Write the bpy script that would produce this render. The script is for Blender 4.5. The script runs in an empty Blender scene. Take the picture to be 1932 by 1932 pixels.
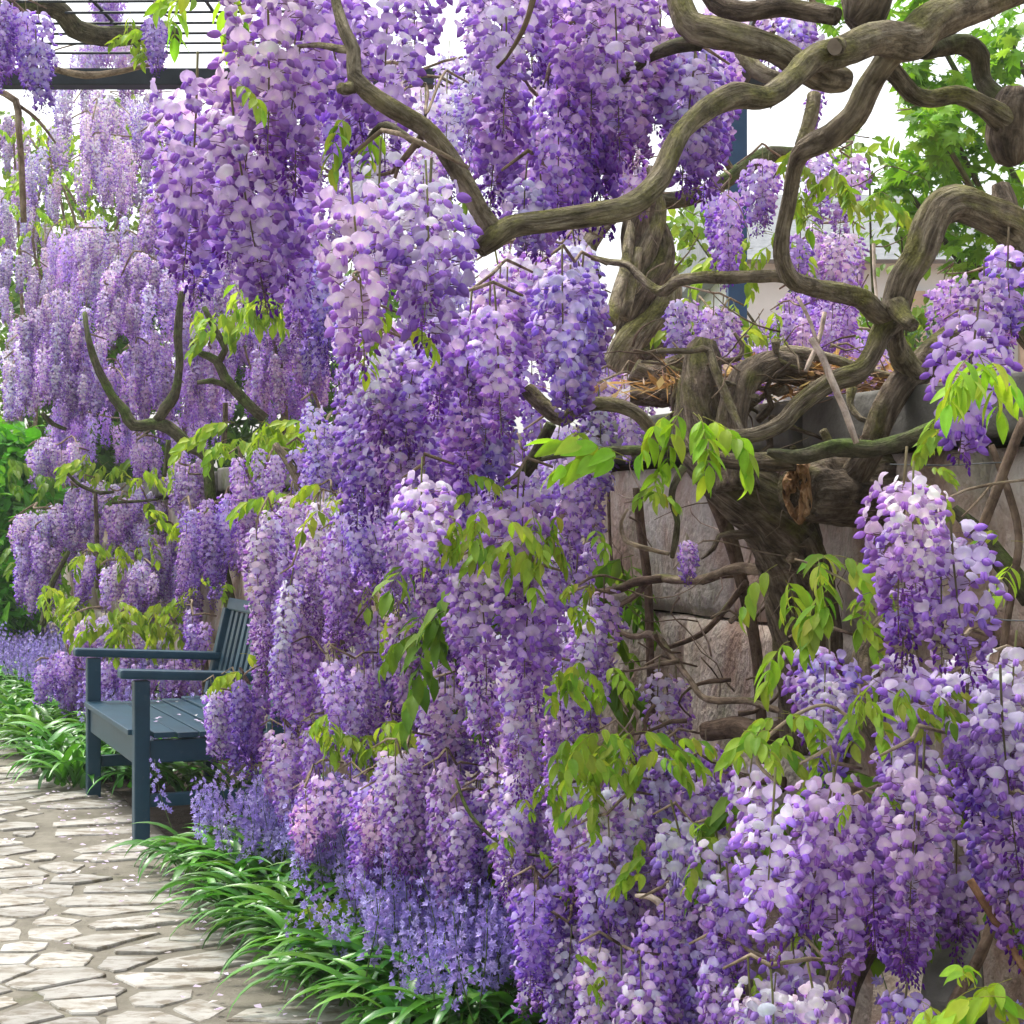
import bpy, math, random
import numpy as np
from mathutils import Vector, Matrix, Euler, noise

R = math.radians
rng = random.Random(11)
scene = bpy.context.scene
COL = scene.collection

# ------------------------------------------------------------------ camera, sky, sun, exposure
CAM_Z, FPX, CX, HY, W0 = 1.229, 3200.0, 966.0, 985.0, 1932.0
cam = bpy.data.cameras.new('camera')
cam.sensor_width = 36.0
cam.lens = 36.0 * FPX / W0
cam.shift_y = (HY - CX) / W0
cam.clip_start, cam.clip_end = 0.05, 900.0
cam_o = bpy.data.objects.new('camera', cam)
cam_o.location = (0, 0, CAM_Z)
cam_o.rotation_euler = (R(90), 0, 0)
COL.objects.link(cam_o)
scene.camera = cam_o

SUN_EL, SUN_AZ = 64.0, 315.0          # azimuth measured clockwise from +Y: ahead and to the left, high
world = bpy.data.worlds.new('World')
scene.world = world
world.use_nodes = True
wn, wl = world.node_tree.nodes, world.node_tree.links
wn.clear()
w_out = wn.new('ShaderNodeOutputWorld')
w_bg = wn.new('ShaderNodeBackground')
w_sky = wn.new('ShaderNodeTexSky')
w_sky.sky_type = 'NISHITA'
w_sky.sun_disc = False
w_sky.sun_elevation = R(SUN_EL)
w_sky.sun_rotation = R(SUN_AZ)
w_sky.dust_density = 4.0
w_sky.air_density = 1.3
w_hs = wn.new('ShaderNodeHueSaturation')          # cloud deck: the sky light with nearly all its blue scattered away
w_hs.inputs['Saturation'].default_value = 0.22
w_hs.inputs['Value'].default_value = 1.25
w_tc = wn.new('ShaderNodeTexCoord')
w_no = wn.new('ShaderNodeTexNoise')
w_no.inputs['Scale'].default_value = 2.2
w_no.inputs['Detail'].default_value = 6.0
w_mr = wn.new('ShaderNodeMapRange')
w_mr.inputs['To Min'].default_value = 0.9
w_mr.inputs['To Max'].default_value = 1.25
w_mu = wn.new('ShaderNodeVectorMath')
w_mu.operation = 'SCALE'
wl.new(w_sky.outputs[0], w_hs.inputs['Color'])
wl.new(w_tc.outputs['Generated'], w_no.inputs['Vector'])
wl.new(w_no.outputs['Fac'], w_mr.inputs['Value'])
wl.new(w_hs.outputs[0], w_mu.inputs[0])
wl.new(w_mr.outputs[0], w_mu.inputs['Scale'])
wl.new(w_mu.outputs[0], w_bg.inputs['Color'])
w_bg.inputs['Strength'].default_value = 0.11
wl.new(w_bg.outputs[0], w_out.inputs['Surface'])

sun = bpy.data.lights.new('sun', 'SUN')
sun.energy = 1.5
sun.angle = R(14)
sun.color = (1.0, 0.96, 0.9)
sun_o = bpy.data.objects.new('sun', sun)
sd = Vector((math.sin(R(SUN_AZ)) * math.cos(R(SUN_EL)), math.cos(R(SUN_AZ)) * math.cos(R(SUN_EL)), math.sin(R(SUN_EL))))
sun_o.rotation_euler = sd.to_track_quat('Z', 'Y').to_euler()
sun_o.location = (0, 0, 20)
COL.objects.link(sun_o)

scene.view_settings.view_transform = 'Standard'
scene.view_settings.look = 'None'
scene.view_settings.gamma = 1.0
scene.view_settings.use_curve_mapping = False
scene.view_settings.exposure = 1.22
scene.cycles.max_bounces = 7
scene.cycles.diffuse_bounces = 4
scene.cycles.transmission_bounces = 4
scene.cycles.use_denoising = True

# ------------------------------------------------------------------ helpers
def P(px, py, d):
    """A point of the place, read off at a viewing distance d (metres)."""
    return Vector(((px - CX) / FPX * d, d, CAM_Z + (HY - py) / FPX * d))

def tag(o, label=None, cat=None, group=None, kind=None):
    if label: o['label'] = label
    if cat: o['category'] = cat
    if group: o['group'] = group
    if kind: o['kind'] = kind
    return o

def empty(name, loc, rz=0.0):
    o = bpy.data.objects.new(name, None)
    o.location = loc
    o.rotation_euler = (0, 0, rz)
    o.empty_display_size = 0.1
    COL.objects.link(o)
    return o

def mesh(name, verts, faces, mat=None, cols=None, bark=None, smooth=True):
    me = bpy.data.meshes.new(name)
    me.from_pydata([tuple(v) for v in verts], [], [tuple(f) for f in faces])
    if mat: me.materials.append(mat)
    if cols is not None:
        a = me.color_attributes.new('Col', 'FLOAT_COLOR', 'POINT')
        c = np.ones((len(verts), 4), np.float32)
        c[:, :3] = np.asarray(cols, np.float32)
        a.data.foreach_set('color', c.ravel())
    if bark is not None:
        a = me.attributes.new('bark', 'FLOAT_VECTOR', 'POINT')
        a.data.foreach_set('vector', np.asarray(bark, np.float32).ravel())
    if smooth:
        me.polygons.foreach_set('use_smooth', [True] * len(me.polygons))
    me.update()
    return me

def obj(name, me, parent=None, loc=(0, 0, 0), rot=(0, 0, 0), scale=1.0, color=None):
    o = bpy.data.objects.new(name, me)
    o.location = loc
    o.rotation_euler = rot
    o.scale = (scale,) * 3 if isinstance(scale, (int, float)) else scale
    if parent: o.parent = parent
    if color: o.color = (color[0], color[1], color[2], 1.0)
    COL.objects.link(o)
    return o

def box_geo(x0, x1, y0, y1, z0, z1, b=0.0):
    """Box with chamfered long edges (b) when asked."""
    if b <= 0:
        v = [(x, y, z) for x in (x0, x1) for y in (y0, y1) for z in (z0, z1)]
        f = [(0, 1, 3, 2), (4, 6, 7, 5), (0, 4, 5, 1), (2, 3, 7, 6), (0, 2, 6, 4), (1, 5, 7, 3)]
        return v, f
    import bmesh
    bm = bmesh.new()
    bmesh.ops.create_cube(bm, size=1.0)
    for v in bm.verts:
        v.co.x = (x0 + x1) / 2 + v.co.x * (x1 - x0)
        v.co.y = (y0 + y1) / 2 + v.co.y * (y1 - y0)
        v.co.z = (z0 + z1) / 2 + v.co.z * (z1 - z0)
    bmesh.ops.bevel(bm, geom=list(bm.edges), offset=b, segments=2, profile=0.6, affect='EDGES')
    vs = [v.co.copy() for v in bm.verts]
    bm.verts.index_update()
    fs = [[v.index for v in f.verts] for f in bm.faces]
    bm.free()
    return vs, fs

# ------------------------------------------------------------------ materials
def nodes_of(m):
    m.use_nodes = True
    nt = m.node_tree
    nt.nodes.clear()
    return nt, nt.nodes, nt.links

def mat_leafy(name, rough=0.45, trans=0.4, spec=0.3, hue=0.03, val=0.35, vein=0.0, trans_tint=(1, 1, 1)):
    """Thin living tissue: vertex colour, tinted per object, part of the light passing through."""
    m = bpy.data.materials.new(name)
    nt, N, L = nodes_of(m)
    out = N.new('ShaderNodeOutputMaterial')
    at = N.new('ShaderNodeAttribute'); at.attribute_name = 'Col'
    oi = N.new('ShaderNodeObjectInfo')
    mul = N.new('ShaderNodeMixRGB'); mul.blend_type = 'MULTIPLY'; mul.inputs[0].default_value = 1.0
    L.new(at.outputs['Color'], mul.inputs[1]); L.new(oi.outputs['Color'], mul.inputs[2])
    hs = N.new('ShaderNodeHueSaturation')
    mh = N.new('ShaderNodeMapRange'); mh.inputs['To Min'].default_value = 0.5 - hue; mh.inputs['To Max'].default_value = 0.5 + hue
    L.new(oi.outputs['Random'], mh.inputs['Value']); L.new(mh.outputs[0], hs.inputs['Hue'])
    tc = N.new('ShaderNodeTexCoord')
    no = N.new('ShaderNodeTexNoise'); no.inputs['Scale'].default_value = 38.0; no.inputs['Detail'].default_value = 2.0
    L.new(tc.outputs['Object'], no.inputs['Vector'])
    mv = N.new('ShaderNodeMapRange'); mv.inputs['From Min'].default_value = 0.25; mv.inputs['From Max'].default_value = 0.75
    mv.inputs['To Min'].default_value = 1 - val * 0.5; mv.inputs['To Max'].default_value = 1 + val * 0.5
    L.new(no.outputs['Fac'], mv.inputs['Value']); L.new(mv.outputs[0], hs.inputs['Value'])
    L.new(mul.outputs[0], hs.inputs['Color'])
    bs = N.new('ShaderNodeBsdfPrincipled')
    bs.inputs['Roughness'].default_value = rough
    bs.inputs['Specular IOR Level'].default_value = spec
    tr = N.new('ShaderNodeBsdfTranslucent')
    tt = N.new('ShaderNodeMixRGB'); tt.blend_type = 'MULTIPLY'; tt.inputs[0].default_value = 1.0
    tt.inputs[2].default_value = (*trans_tint, 1)
    L.new(hs.outputs[0], tt.inputs[1])
    mx = N.new('ShaderNodeMixShader'); mx.inputs[0].default_value = trans
    L.new(hs.outputs[0], bs.inputs['Base Color']); L.new(tt.outputs[0], tr.inputs['Color'])
    L.new(bs.outputs[0], mx.inputs[1]); L.new(tr.outputs[0], mx.inputs[2])
    L.new(mx.outputs[0], out.inputs['Surface'])
    return m

def ramp(N, stops):
    r = N.new('ShaderNodeValToRGB')
    el = r.color_ramp.elements
    el[0].position, el[0].color = stops[0][0], (*stops[0][1], 1)
    el[1].position, el[1].color = stops[-1][0], (*stops[-1][1], 1)
    for p, c in stops[1:-1]:
        e = el.new(p); e.color = (*c, 1)
    return r

def mat_bark(name, dark, mid, light, moss=(0.10, 0.13, 0.025), moss_amt=0.5, bump=0.6):
    m = bpy.data.materials.new(name)
    nt, N, L = nodes_of(m)
    out = N.new('ShaderNodeOutputMaterial')
    at = N.new('ShaderNodeAttribute'); at.attribute_name = 'bark'
    mp = N.new('ShaderNodeMapping'); mp.inputs['Scale'].default_value = (48, 48, 9)
    L.new(at.outputs['Vector'], mp.inputs['Vector'])
    n1 = N.new('ShaderNodeTexNoise'); n1.inputs['Scale'].default_value = 1.6; n1.inputs['Detail'].default_value = 8; n1.inputs['Roughness'].default_value = 0.65
    n1.inputs['Distortion'].default_value = 0.6
    L.new(mp.outputs[0], n1.inputs['Vector'])
    n2 = N.new('ShaderNodeTexNoise'); n2.inputs['Scale'].default_value = 9.0; n2.inputs['Detail'].default_value = 5
    L.new(at.outputs['Vector'], n2.inputs['Vector'])
    r1 = ramp(N, [(0.3, dark), (0.5, mid), (0.72, light)])
    L.new(n1.outputs['Fac'], r1.inputs[0])
    geo = N.new('ShaderNodeNewGeometry')
    sx = N.new('ShaderNodeSeparateXYZ'); L.new(geo.outputs['Normal'], sx.inputs[0])
    add = N.new('ShaderNodeMath'); add.operation = 'MULTIPLY_ADD'; add.inputs[1].default_value = 0.12
    L.new(sx.outputs['Z'], add.inputs[0]); L.new(n2.outputs['Fac'], add.inputs[2])
    mr = N.new('ShaderNodeMapRange'); mr.inputs['From Min'].default_value = 0.62 - moss_amt * 0.25; mr.inputs['From Max'].default_value = 0.78 - moss_amt * 0.2
    mr.inputs['To Max'].default_value = 0.85
    L.new(add.outputs[0], mr.inputs['Value'])
    n3 = N.new('ShaderNodeTexNoise'); n3.inputs['Scale'].default_value = 130.0; n3.inputs['Detail'].default_value = 3
    L.new(at.outputs['Vector'], n3.inputs['Vector'])
    r3 = ramp(N, [(0.3, tuple(c * 0.55 for c in moss)), (0.7, tuple(c * 1.5 for c in moss))])
    L.new(n3.outputs['Fac'], r3.inputs[0])
    mx = N.new('ShaderNodeMixRGB'); L.new(mr.outputs[0], mx.inputs[0]); L.new(r1.outputs[0], mx.inputs[1]); L.new(r3.outputs[0], mx.inputs[2])
    n4 = N.new('ShaderNodeTexNoise'); n4.inputs['Scale'].default_value = 26.0; n4.inputs['Detail'].default_value = 4; n4.inputs['Roughness'].default_value = 0.7
    L.new(at.outputs['Vector'], n4.inputs['Vector'])
    r4 = ramp(N, [(0.32, (0.42, 0.40, 0.38)), (0.5, (1.0, 1.0, 1.0)), (0.68, (1.42, 1.42, 1.36))])
    L.new(n4.outputs['Fac'], r4.inputs[0])
    m4 = N.new('ShaderNodeMixRGB'); m4.blend_type = 'MULTIPLY'; m4.inputs[0].default_value = 1.0
    L.new(mx.outputs[0], m4.inputs[1]); L.new(r4.outputs[0], m4.inputs[2]); mx = m4
    bs = N.new('ShaderNodeBsdfPrincipled'); bs.inputs['Roughness'].default_value = 0.85; bs.inputs['Specular IOR Level'].default_value = 0.2
    L.new(mx.outputs[0], bs.inputs['Base Color'])
    bp = N.new('ShaderNodeBump'); bp.inputs['Strength'].default_value = bump; bp.inputs['Distance'].default_value = 0.022
    sm = N.new('ShaderNodeMath'); sm.operation = 'MULTIPLY_ADD'; sm.inputs[1].default_value = 0.35
    L.new(n3.outputs['Fac'], sm.inputs[0]); L.new(n1.outputs['Fac'], sm.inputs[2])
    L.new(sm.outputs[0], bp.inputs['Height']); L.new(bp.outputs[0], bs.inputs['Normal'])
    L.new(bs.outputs[0], out.inputs['Surface'])
    return m

def mat_rough(name, stops, scale=6.0, detail=8, rough=0.9, bump=0.4, bdist=0.01, stretch=(1, 1, 1), spots=None, spec=0.25, per_obj=0.0, fine=60.0):
    """Stone, soil, paint: layered noise colour with relief."""
    m = bpy.data.materials.new(name)
    nt, N, L = nodes_of(m)
    out = N.new('ShaderNodeOutputMaterial')
    geo = N.new('ShaderNodeNewGeometry')
    mp = N.new('ShaderNodeMapping'); mp.inputs['Scale'].default_value = stretch
    L.new(geo.outputs['Position'], mp.inputs['Vector'])
    n1 = N.new('ShaderNodeTexNoise'); n1.inputs['Scale'].default_value = scale; n1.inputs['Detail'].default_value = detail; n1.inputs['Roughness'].default_value = 0.62
    L.new(mp.outputs[0], n1.inputs['Vector'])
    r1 = ramp(N, stops); L.new(n1.outputs['Fac'], r1.inputs[0])
    last = r1.outputs[0]
    if spots:
        col, sc, lo, hi = spots
        n2 = N.new('ShaderNodeTexNoise'); n2.inputs['Scale'].default_value = sc; n2.inputs['Detail'].default_value = 6; n2.inputs['Roughness'].default_value = 0.7
        L.new(mp.outputs[0], n2.inputs['Vector'])
        mr = N.new('ShaderNodeMapRange'); mr.inputs['From Min'].default_value = lo; mr.inputs['From Max'].default_value = hi
        L.new(n2.outputs['Fac'], mr.inputs['Value'])
        mx = N.new('ShaderNodeMixRGB'); mx.inputs[2].default_value = (*col, 1)
        L.new(mr.outputs[0], mx.inputs[0]); L.new(last, mx.inputs[1]); last = mx.outputs[0]
    if per_obj:
        oi = N.new('ShaderNodeObjectInfo'); hs = N.new('ShaderNodeHueSaturation')
        mr2 = N.new('ShaderNodeMapRange'); mr2.inputs['To Min'].default_value = 1 - per_obj; mr2.inputs['To Max'].default_value = 1 + per_obj * 0.6
        L.new(oi.outputs['Random'], mr2.inputs['Value']); L.new(mr2.outputs[0], hs.inputs['Value']); L.new(last, hs.inputs['Color']); last = hs.outputs[0]
    n3 = N.new('ShaderNodeTexNoise'); n3.inputs['Scale'].default_value = fine; n3.inputs['Detail'].default_value = 4
    L.new(mp.outputs[0], n3.inputs['Vector'])
    sm = N.new('ShaderNodeMath'); sm.operation = 'MULTIPLY_ADD'; sm.inputs[1].default_value = 0.3
    L.new(n3.outputs['Fac'], sm.inputs[0]); L.new(n1.outputs['Fac'], sm.inputs[2])
    bp = N.new('ShaderNodeBump'); bp.inputs['Strength'].default_value = bump; bp.inputs['Distance'].default_value = bdist
    L.new(sm.outputs[0], bp.inputs['Height'])
    bs = N.new('ShaderNodeBsdfPrincipled'); bs.inputs['Roughness'].default_value = rough; bs.inputs['Specular IOR Level'].default_value = spec
    L.new(last, bs.inputs['Base Color']); L.new(bp.outputs[0], bs.inputs['Normal'])
    L.new(bs.outputs[0], out.inputs['Surface'])
    return m

M_PETAL = mat_leafy('petal', rough=0.6, trans=0.36, spec=0.15, hue=0.012, val=0.28, trans_tint=(1.0, 0.92, 1.0))
M_LEAF = mat_leafy('leaf', rough=0.5, trans=0.45, spec=0.22, hue=0.010, val=0.3, trans_tint=(1.15, 1.1, 0.55))
M_STRAP = mat_leafy('strap_leaf', rough=0.3, trans=0.25, spec=0.5, hue=0.015, val=0.3, trans_tint=(1.1, 1.1, 0.5))
M_BARK = mat_bark('wisteria_bark', (0.055, 0.042, 0.027), (0.24, 0.195, 0.13), (0.50, 0.435, 0.325), moss=(0.17, 0.165, 0.04), moss_amt=0.5, bump=1.0)
M_BARK_OLD = mat_bark('old_bark', (0.032, 0.024, 0.016), (0.15, 0.112, 0.076), (0.34, 0.28, 0.21), moss=(0.11, 0.11, 0.025), moss_amt=0.28, bump=1.0)
M_BARK_MOSS = mat_bark('mossy_bark', (0.03, 0.028, 0.015), (0.085, 0.075, 0.045), (0.17, 0.15, 0.10), moss=(0.075, 0.115, 0.02), moss_amt=0.62)
M_TWIG = mat_bark('twig_bark', (0.10, 0.07, 0.045), (0.24, 0.18, 0.12), (0.40, 0.33, 0.25), moss_amt=0.0, bump=0.4)
M_STEM = mat_bark('brown_stem', (0.06, 0.04, 0.026), (0.145, 0.10, 0.068), (0.22, 0.165, 0.12), moss_amt=0.0, bump=0.3)
M_PALE = mat_bark('bare_pale_stick', (0.25, 0.17, 0.13), (0.48, 0.38, 0.31), (0.6, 0.52, 0.45), moss_amt=0.0, bump=0.2)
M_HEART = mat_rough('broken_heartwood', [(0.35, (0.09, 0.04, 0.016)), (0.5, (0.36, 0.20, 0.09)), (0.68, (0.62, 0.44, 0.27))], scale=34, bump=1.0, bdist=0.02, stretch=(1, 1, 0.5))
M_CUT = mat_rough('sawn_end', [(0.3, (0.12, 0.09, 0.065)), (0.7, (0.24, 0.19, 0.145))], scale=30)
M_STONE = mat_rough('wall_stone', [(0.28, (0.14, 0.09, 0.063)), (0.41, (0.36, 0.25, 0.19)), (0.50, (0.49, 0.395, 0.325)), (0.65, (0.60, 0.55, 0.48))],
                    scale=4.2, bump=1.0, bdist=0.04, stretch=(1.2, 1.2, 0.8), spots=((0.24, 0.25, 0.17), 3.0, 0.54, 0.72), per_obj=0.12)
M_COPING = mat_rough('coping_stone', [(0.25, (0.07, 0.065, 0.055)), (0.5, (0.15, 0.145, 0.125)), (0.8, (0.26, 0.25, 0.22))], scale=7, bump=0.7, bdist=0.015,
                     spots=((0.10, 0.12, 0.04), 4.0, 0.55, 0.7), per_obj=0.15)
M_FLAG = mat_rough('flagstone', [(0.28, (0.20, 0.185, 0.145)), (0.45, (0.355, 0.34, 0.295)), (0.72, (0.48, 0.465, 0.42))], scale=6, bump=0.8, bdist=0.008,
                   stretch=(0.75, 1.5, 1), spots=((0.20, 0.172, 0.125), 14.0, 0.475, 0.60), per_obj=0.25, rough=0.6, spec=0.35)
M_DIRT = mat_rough('trodden_soil', [(0.25, (0.10, 0.09, 0.066)), (0.5, (0.175, 0.16, 0.122)), (0.8, (0.27, 0.25, 0.20))], scale=7, bump=0.9, bdist=0.012,
                   spots=((0.10, 0.105, 0.045), 3.0, 0.58, 0.75), rough=0.8, fine=120)
M_SOIL = mat_rough('bed_soil', [(0.25, (0.018, 0.013, 0.009)), (0.55, (0.05, 0.037, 0.025)), (0.8, (0.09, 0.07, 0.05))], scale=9, bump=1.0, bdist=0.03)
M_GROUND = mat_rough('ground_grass', [(0.3, (0.035, 0.055, 0.015)), (0.7, (0.08, 0.11, 0.03))], scale=4, bump=0.6, bdist=0.02)
M_LITTER = mat_rough('leaf_litter', [(0.25, (0.10, 0.05, 0.028)), (0.5, (0.25, 0.14, 0.085)), (0.8, (0.42, 0.28, 0.19))], scale=22, bump=0.8, bdist=0.02)
M_BENCH = mat_rough('teal_bench_paint', [(0.25, (0.006, 0.034, 0.058)), (0.5, (0.009, 0.050, 0.082)), (0.8, (0.018, 0.070, 0.108))], scale=7, bump=0.25, bdist=0.003,
                    stretch=(1, 1, 1), rough=0.42, spec=0.45, spots=((0.045, 0.075, 0.095), 34, 0.6, 0.72), per_obj=0.12)
M_STEEL = mat_rough('blue_steel_paint', [(0.3, (0.012, 0.045, 0.11)), (0.7, (0.022, 0.075, 0.16))], scale=9, bump=0.15, bdist=0.002, rough=0.45, spec=0.4)
M_DKSTEEL = mat_rough('dark_steel_paint', [(0.3, (0.012, 0.017, 0.022)), (0.7, (0.03, 0.038, 0.048))], scale=9, bump=0.15, bdist=0.002, rough=0.5)
M_WIRE = mat_rough('dull_wire', [(0.3, (0.05, 0.055, 0.06)), (0.7, (0.12, 0.13, 0.13))], scale=40, bump=0.1, rough=0.5)
M_HOUSEW = mat_rough('white_render', [(0.3, (0.62, 0.63, 0.62)), (0.7, (0.75, 0.75, 0.73))], scale=1.5, bump=0.1)
M_HOUSET = mat_rough('tan_brick', [(0.3, (0.45, 0.33, 0.22)), (0.7, (0.56, 0.43, 0.31))], scale=5, bump=0.3)
M_HOUSED = mat_rough('pale_blue_door', [(0.3, (0.50, 0.56, 0.64)), (0.7, (0.56, 0.62, 0.69))], scale=2, bump=0.05)
M_ROOF = mat_rough('grey_slate', [(0.3, (0.16, 0.17, 0.18)), (0.7, (0.28, 0.29, 0.30))], scale=6, bump=0.4)

# ------------------------------------------------------------------ tubes (stems, branches, rods)
def spline(pts, step):
    """Catmull-Rom through (Vector, radius) pairs, resampled."""
    n = len(pts)
    res = []
    for i in range(n - 1):
        p0, p1, p2, p3 = (pts[max(i - 1, 0)], pts[i], pts[i + 1], pts[min(i + 2, n - 1)])
        seg = (p2[0] - p1[0]).length
        k = max(1, int(seg / step))
        for j in range(k):
            t = j / k
            t2, t3 = t * t, t * t * t
            v = 0.5 * ((2 * p1[0]) + (p2[0] - p0[0]) * t + (2 * p0[0] - 5 * p1[0] + 4 * p2[0] - p3[0]) * t2 + (3 * p1[0] - p0[0] - 3 * p2[0] + p3[0]) * t3)
            res.append((v, p1[1] + (p2[1] - p1[1]) * t))
    res.append(pts[-1])
    return res

def tube_geo(pts, ring=10, step=None, rough=0.12, ridges=0.0, seed=0.0, twist=0.0, cap0=True, cap1=True):
    rmax = max(r for _, r in pts)
    s = spline(pts, step or max(rmax * 0.8, 0.004))
    V, F, B = [], [], []
    up = Vector((0.13, 0.2, 0.97))
    prev = None
    along = 0.0
    for i, (c, r) in enumerate(s):
        a = s[max(i - 1, 0)][0]
        b = s[min(i + 1, len(s) - 1)][0]
        t = (b - a).normalized() if (b - a).length > 1e-9 else Vector((0, 0, 1))
        if prev is None:
            side = t.cross(up)
            if side.length < 1e-3: side = t.cross(Vector((1, 0, 0)))
        else:
            side = prev - t * prev.dot(t)
        side.normalize()
        prev = side
        oth = t.cross(side)
        if i: along += (c - s[i - 1][0]).length
        for k in range(ring):
            th = 2 * math.pi * k / ring
            q = Vector((math.cos(th) * 1.3, math.sin(th) * 1.3, along / max(rmax, 1e-4) * 0.32 + seed))
            dr = 1 + rough * (noise.noise(q) + 0.6 * noise.noise(q * 2.3))
            if ridges:
                q2 = Vector((math.cos(th + twist * along) * 3.2, math.sin(th + twist * along) * 3.2, along / rmax * 0.12 + seed + 7))
                dr += ridges * (abs(noise.noise(q2)) * 2 - 0.45)
            if ridges or rough > 0.14:                  # knots and swellings
                kn = noise.noise(Vector((math.cos(th) * 0.9, math.sin(th) * 0.9, along / max(rmax, 1e-4) * 0.16 + seed * 3)))
                dr += 0.55 * max(0.0, kn - 0.28) + 0.05 * noise.noise(q * 5.5)
            V.append(c + (side * math.cos(th) + oth * math.sin(th)) * (r * dr))
            B.append((math.cos(th + twist * along) * rmax, math.sin(th + twist * along) * rmax, along + seed))
    m = len(s)
    for i in range(m - 1):
        for k in range(ring):
            a = i * ring + k
            b = i * ring + (k + 1) % ring
            F.append((a, b, b + ring, a + ring))
    if cap0: F.append(tuple(range(ring - 1, -1, -1)))
    if cap1: F.append(tuple((m - 1) * ring + k for k in range(ring)))
    return V, F, B

def tube(name, pts, mat, parent=None, base=Vector((0, 0, 0)), **kw):
    pts = [(Vector(p) - base, r) for p, r in pts]
    V, F, B = tube_geo(pts, **kw)
    return obj(name, mesh(name, V, F, mat, bark=B), parent)

def branch(name, specs, mat, vine, base, ring=14, **kw):
    """specs: (px, py, distance, thickness in px)."""
    pts = [(P(x, y, d), w / FPX * d * 0.5) for x, y, d, w in specs]
    kw.setdefault('seed', rng.random() * 50)
    return tube(name, pts, mat, vine, base, ring=ring, **kw)

# ------------------------------------------------------------------ wisteria blossoms
PALE = np.array((0.84, 0.72, 0.92)); WHITE = np.array((0.86, 0.82, 0.80))
MIDV = np.array((0.53, 0.28, 0.81)); DEEP = np.array((0.27, 0.08, 0.56)); BUD = np.array((0.17, 0.035, 0.36))
STEMC = np.array((0.22, 0.20, 0.10))

def pod(L, w, h, st, ring, col0, col1, curve=0.25):
    V, F, C = [(0, 0, 0)], [], [col0]
    for i in range(1, st):
        s = i / st
        k = math.sin(math.pi * min(1, s ** 0.8)) ** 0.75
        x = L * s
        zc = -curve * L * s * s
        for j in range(ring):
            a = 2 * math.pi * j / ring
            V.append((x, math.cos(a) * w * k, zc + math.sin(a) * h * k))
            C.append(col0 * (1 - s) + col1 * s)
    V.append((L, 0, -curve * L)); C.append(col1)
    last = len(V) - 1
    for j in range(ring):
        F.append((0, 1 + (j + 1) % ring, 1 + j))
        F.append((last, 1 + (st - 2) * ring + j, 1 + (st - 2) * ring + (j + 1) % ring))
    for i in range(st - 2):
        for j in range(ring):
            a, b = 1 + i * ring + j, 1 + i * ring + (j + 1) % ring
            F.append((a, b, b + ring, a + ring))
    return np.array(V), F, np.array(C)

def rot_y(V, a):
    c, s = math.cos(a), math.sin(a)
    M = np.array([[c, 0, s], [0, 1, 0], [-s, 0, c]])
    return V @ M.T

def banner(o, nu, nv, rg, W=0.0108, H=0.0195):
    """The broad upright petal; o = 1 wide open and curled back, 0 folded over the keel."""
    V, F, C = [], [], []
    fold = (1 - o) * 1.25
    wav, lop, curl = rg.uniform(0, 6), rg.uniform(-0.2, 0.2), rg.uniform(-0.3, 0.5)
    for i in range(nv + 1):
        v = i / nv
        wid = W * (0.25 + 0.95 * math.sin(math.pi * (0.12 + 0.80 * v)) ** 0.8) if v < 1 else W * 0.55
        for j in range(nu + 1):
            u = -1 + 2 * j / nu
            notch = -0.10 * (1 - abs(u)) * max(0, v - 0.8) * 5
            rise = H * (v + notch) * (1 - 0.13 * u * u * v)
            ang = (0.55 + 0.75 * o) - 0.55 * (1 - o) + 0.5 * o * v     # leans back more as it opens
            yy = u * wid * (1 + lop * u) * math.cos(fold * abs(u))
            back = (-0.22 * o + 0.75 * (1 - o)) * wid * u * u
            x = 0.002 + math.cos(ang) * rise + back * math.sin(ang) * (1 if o < 0.5 else 1) + 0.0026 * abs(u) * math.sin(wav + 5 * u + 4 * v) - curl * 0.008 * max(0, v - 0.55) * (1 + u)
            z = math.sin(ang) * rise - back * math.cos(ang)
            V.append((x, yy, z))
            spot = max(0.0, 1 - ((u / 0.42) ** 2 + ((v - 0.28) / 0.3) ** 2))
            base = PALE * o + MIDV * (1 - o) * 1.02
            edge = 0.10 * abs(u) ** 3 + 0.08 * v ** 3
            C.append((base * (1 - spot) + (WHITE * o + PALE * (1 - o)) * spot) * (1 - edge))
    for i in range(nv):
        for j in range(nu):
            a = i * (nu + 1) + j
            F.append((a, a + 1, a + nu + 2, a + nu + 1))
    return np.array(V), F, np.array(C)

def join(parts):
    V, F, C, k = [], [], [], 0
    for v, f, c in parts:
        V.append(v); C.append(c)
        F += [tuple(i + k for i in q) for q in f]
        k += len(v)
    return np.vstack(V), F, np.vstack(C)

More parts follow.
